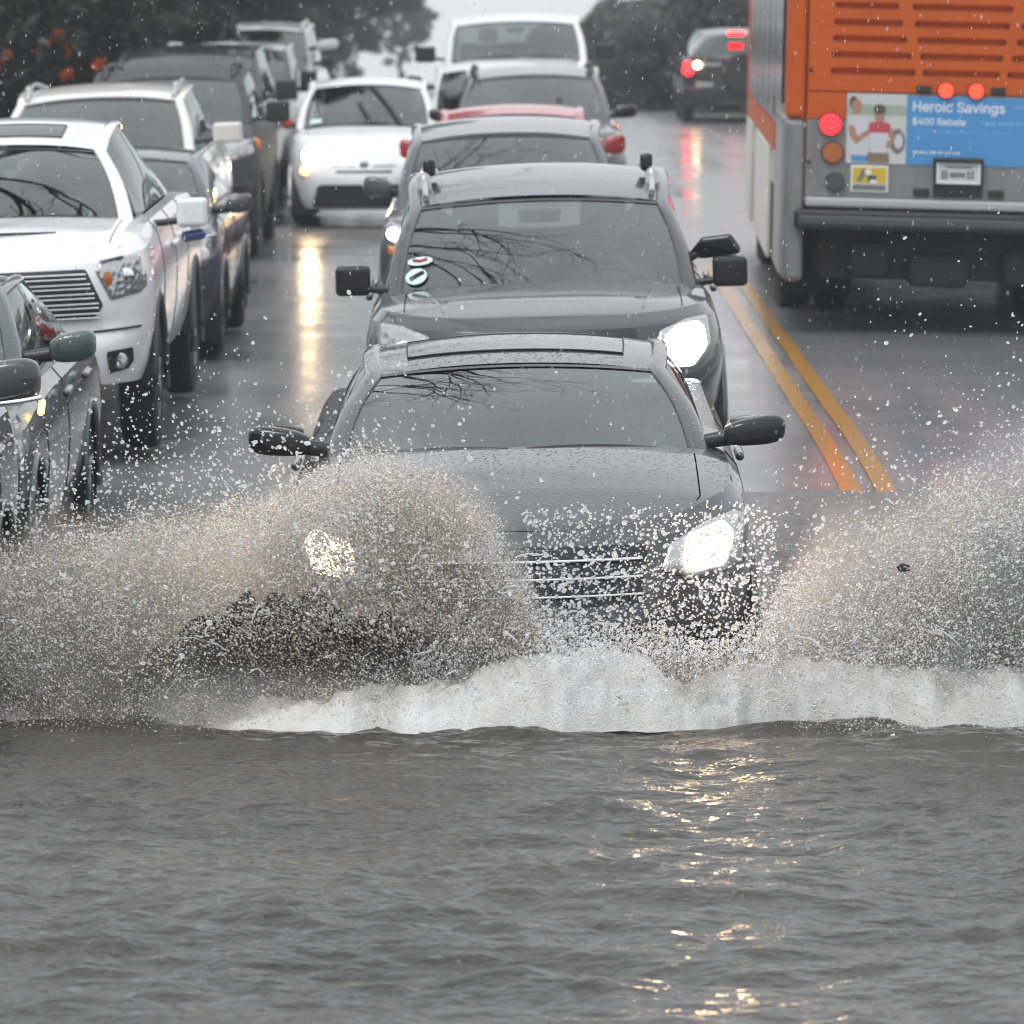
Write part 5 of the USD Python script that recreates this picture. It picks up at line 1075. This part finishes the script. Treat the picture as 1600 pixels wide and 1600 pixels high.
    hg = np.interp(X, [-2.95, -2.7, -1.4, -.7, -.4, .1, .9, 1.6, 2.7, 2.95], [-.03, .05, .06, .075, .13, .19, .17, .17, .16, -.03]) * (1 + 1.1 * fb(3, .5, 21)); rp = ss(0, .2, U); Y = 18.76 + .42 * U + .36 * fb(1.3, 0, 22) + .18 * fb(6, 0, 27) - np.interp(X, [1, 2.7], [0, .08]) + .05 * fb(18, 9, 23) * rp
    Z = WATER_Z - .03 + (hg + .03) * np.sin(np.pi * np.clip(U * 1.02, 0, 1)) ** .8 + (.05 * fb(14, 7, 24) + .045 * fb(34, 16, 25)) * rp
    top("foam", grid(np.stack([X, Y, Z], -1), (0, -.5, 1)), MAT["foam_white"], "white churned foam ridge pushed along the water in front of the charcoal sedan", "foam", kind="stuff", smooth=True)
    # added sheet of muddy water, dark for the shaded hollow under the left plume
    xs = np.arange(-1.5, -.12, .012); u = np.linspace(0, 1, 26); X, U = np.meshgrid(xs, u, indexing="ij"); ft = lambda a, b, k: meshkit.fbm(np.stack([X * a, U * b, X * 0 + k], -1), 4, int(k)) - .5
    zt = .47 * np.sin(np.pi * (X + 1.5) / 1.38) ** .6 * (1 + .22 * ft(5, 0, 61) + .25 * ft(17, 0, 65))
    Wv = np.stack([X, 19.20 - .20 * U ** 2 - .08 * np.sin(np.pi * (X + 1.5) / 1.38) + .07 * ft(9, 5, 62) + .03 * ft(30, 14, 63), WATER_Z - .03 + zt * U + .03 * ft(16, 9, 64) * U], -1)
    top("wave", cat(grid(Wv, (0, -1, .2)), grid(Wv + (0, .03, -.005), (0, 1, -.2))), MAT["muddy_wave"], "dark muddy sheet added as shade under the left plume, hiding the charcoal sedan's bumper corner", "wave", kind="stuff", smooth=True)
    # single drops flung well clear of the plumes
    m = 5200; x = r.uniform(-3.2, 3.4, m); zt = np.interp(x, SX, SZ); z = zt * r.uniform(.25, 1.0, m) + r.exponential(.22, m); ok = (z > .05) & ((r.random(m) < .35) | (np.abs(x - .4) > .55))
    x, z = x[ok], z[ok]; y = r.uniform(18.1, 20.3, len(x)); y = np.where((np.abs(x) < 1.0) & (y > 19.0), r.uniform(18.1, 18.95, len(x)), y)
    m2 = 2600; xl = r.uniform(-2.3, -.75, m2); zl = r.uniform(.35, 1.25, m2) * (.75 + .25 * r.random(m2)); ok = r.random(m2) < np.exp(-((zl - .85) / .42) ** 2); xl, zl = xl[ok], zl[ok]; yl = r.uniform(17.9, 20.5, len(xl))
    m3_ = 3800; xg = r.uniform(.05, .98, m3_); zg = .22 + .56 * r.random(m3_) ** 1.5; yg = r.uniform(18.5, 19.0, m3_)
    p = np.vstack([np.stack([x, y, z], 1), np.stack([xl, yl, zl], 1), np.stack([xg, yg, zg], 1)])
    rad = np.exp(r.normal(math.log(.0034), .42, len(p))); rad = np.clip(rad, .0012, .011)
    fl = np.stack([np.sign(p[:, 0]) * r.uniform(.2, 1.2, len(p)), -.2 + 0 * rad, r.uniform(-.3, 1, len(p))], 1) + r.normal(scale=.4, size=p.shape)
    ropes = []
    for k in range(200):                                        # strings of water not yet broken into drops
        x0 = r.uniform(-2.2, 2.4); zt_ = np.interp(x0, SX, SZ); z0 = zt_ * r.uniform(.2, 1.05); y0 = r.uniform(18.3, 18.8)
        vx, vz = math.copysign(1, x0 + .1) * r.uniform(.1, 1.0), r.uniform(-.2, 1.0); L_ = r.uniform(.03, .12); tt = np.linspace(0, L_, 6)
        pa = np.stack([x0 + vx * tt + .006 * np.cumsum(r.normal(size=6)), y0 - .2 * tt, np.maximum(z0 + vz * tt - 4.9 * tt * tt + .006 * np.cumsum(r.normal(size=6)), .02)], 1)
        ropes.append(tube(pa, np.array([.2, 1, .7, 1.2, .6, .15]) * r.uniform(.0015, .0042), 5))
    top("water_drops", cat(drops(p, rad, 1.5, r, fl), *ropes), MAT["drop_clear"], "single clear drops flung up from the flood around the charcoal sedan", "drops", kind="stuff", smooth=True)
    # rain
    m = 6000; d = 14 + 60 * r.random(m) ** 1.4; x = (r.random(m) - .5) * d * .24; z = r.uniform(-1, 1, m) * 0 + 2.8 - r.uniform(20, 1100, m) * d / F_PX; ok = z > .1
    p = np.stack([x, d, z], 1)[ok]; rad = r.uniform(.0009, .0019, len(p))
    top("rain", drops(p, rad, 3.5, r, np.array([[.08, 0, 1.0]]) + r.normal(scale=.05, size=p.shape)), MAT["drop_clear"], "fine rain falling through the whole street", "rain", kind="stuff", smooth=True)
spray()
lf = trimesh.creation.icosphere(2); v = lf.vertices * (.022, .015, .016); v = v * (1 + .7 * (meshkit.noise(v * 120, 3)[:, None] - .5))
top("debris", tri(v + (1.455, 18.75, .555), lf.faces), MAT["interior_dark"], "small dark clod flying in the spray to the right of the charcoal sedan", "debris")

# ------------------------------------------------------------------ rain haze
HAZE = M("rain_haze", {"v": ("principled_volume", {"color": (0.93, 0.95, 0.98), "density": 0.0008, "anisotropy": 0.1})}, surface=None, volume="v.volume")
top("haze", box(-330, 330, -130, 460, -11, 13), HAZE, kind="stuff", smooth=False)
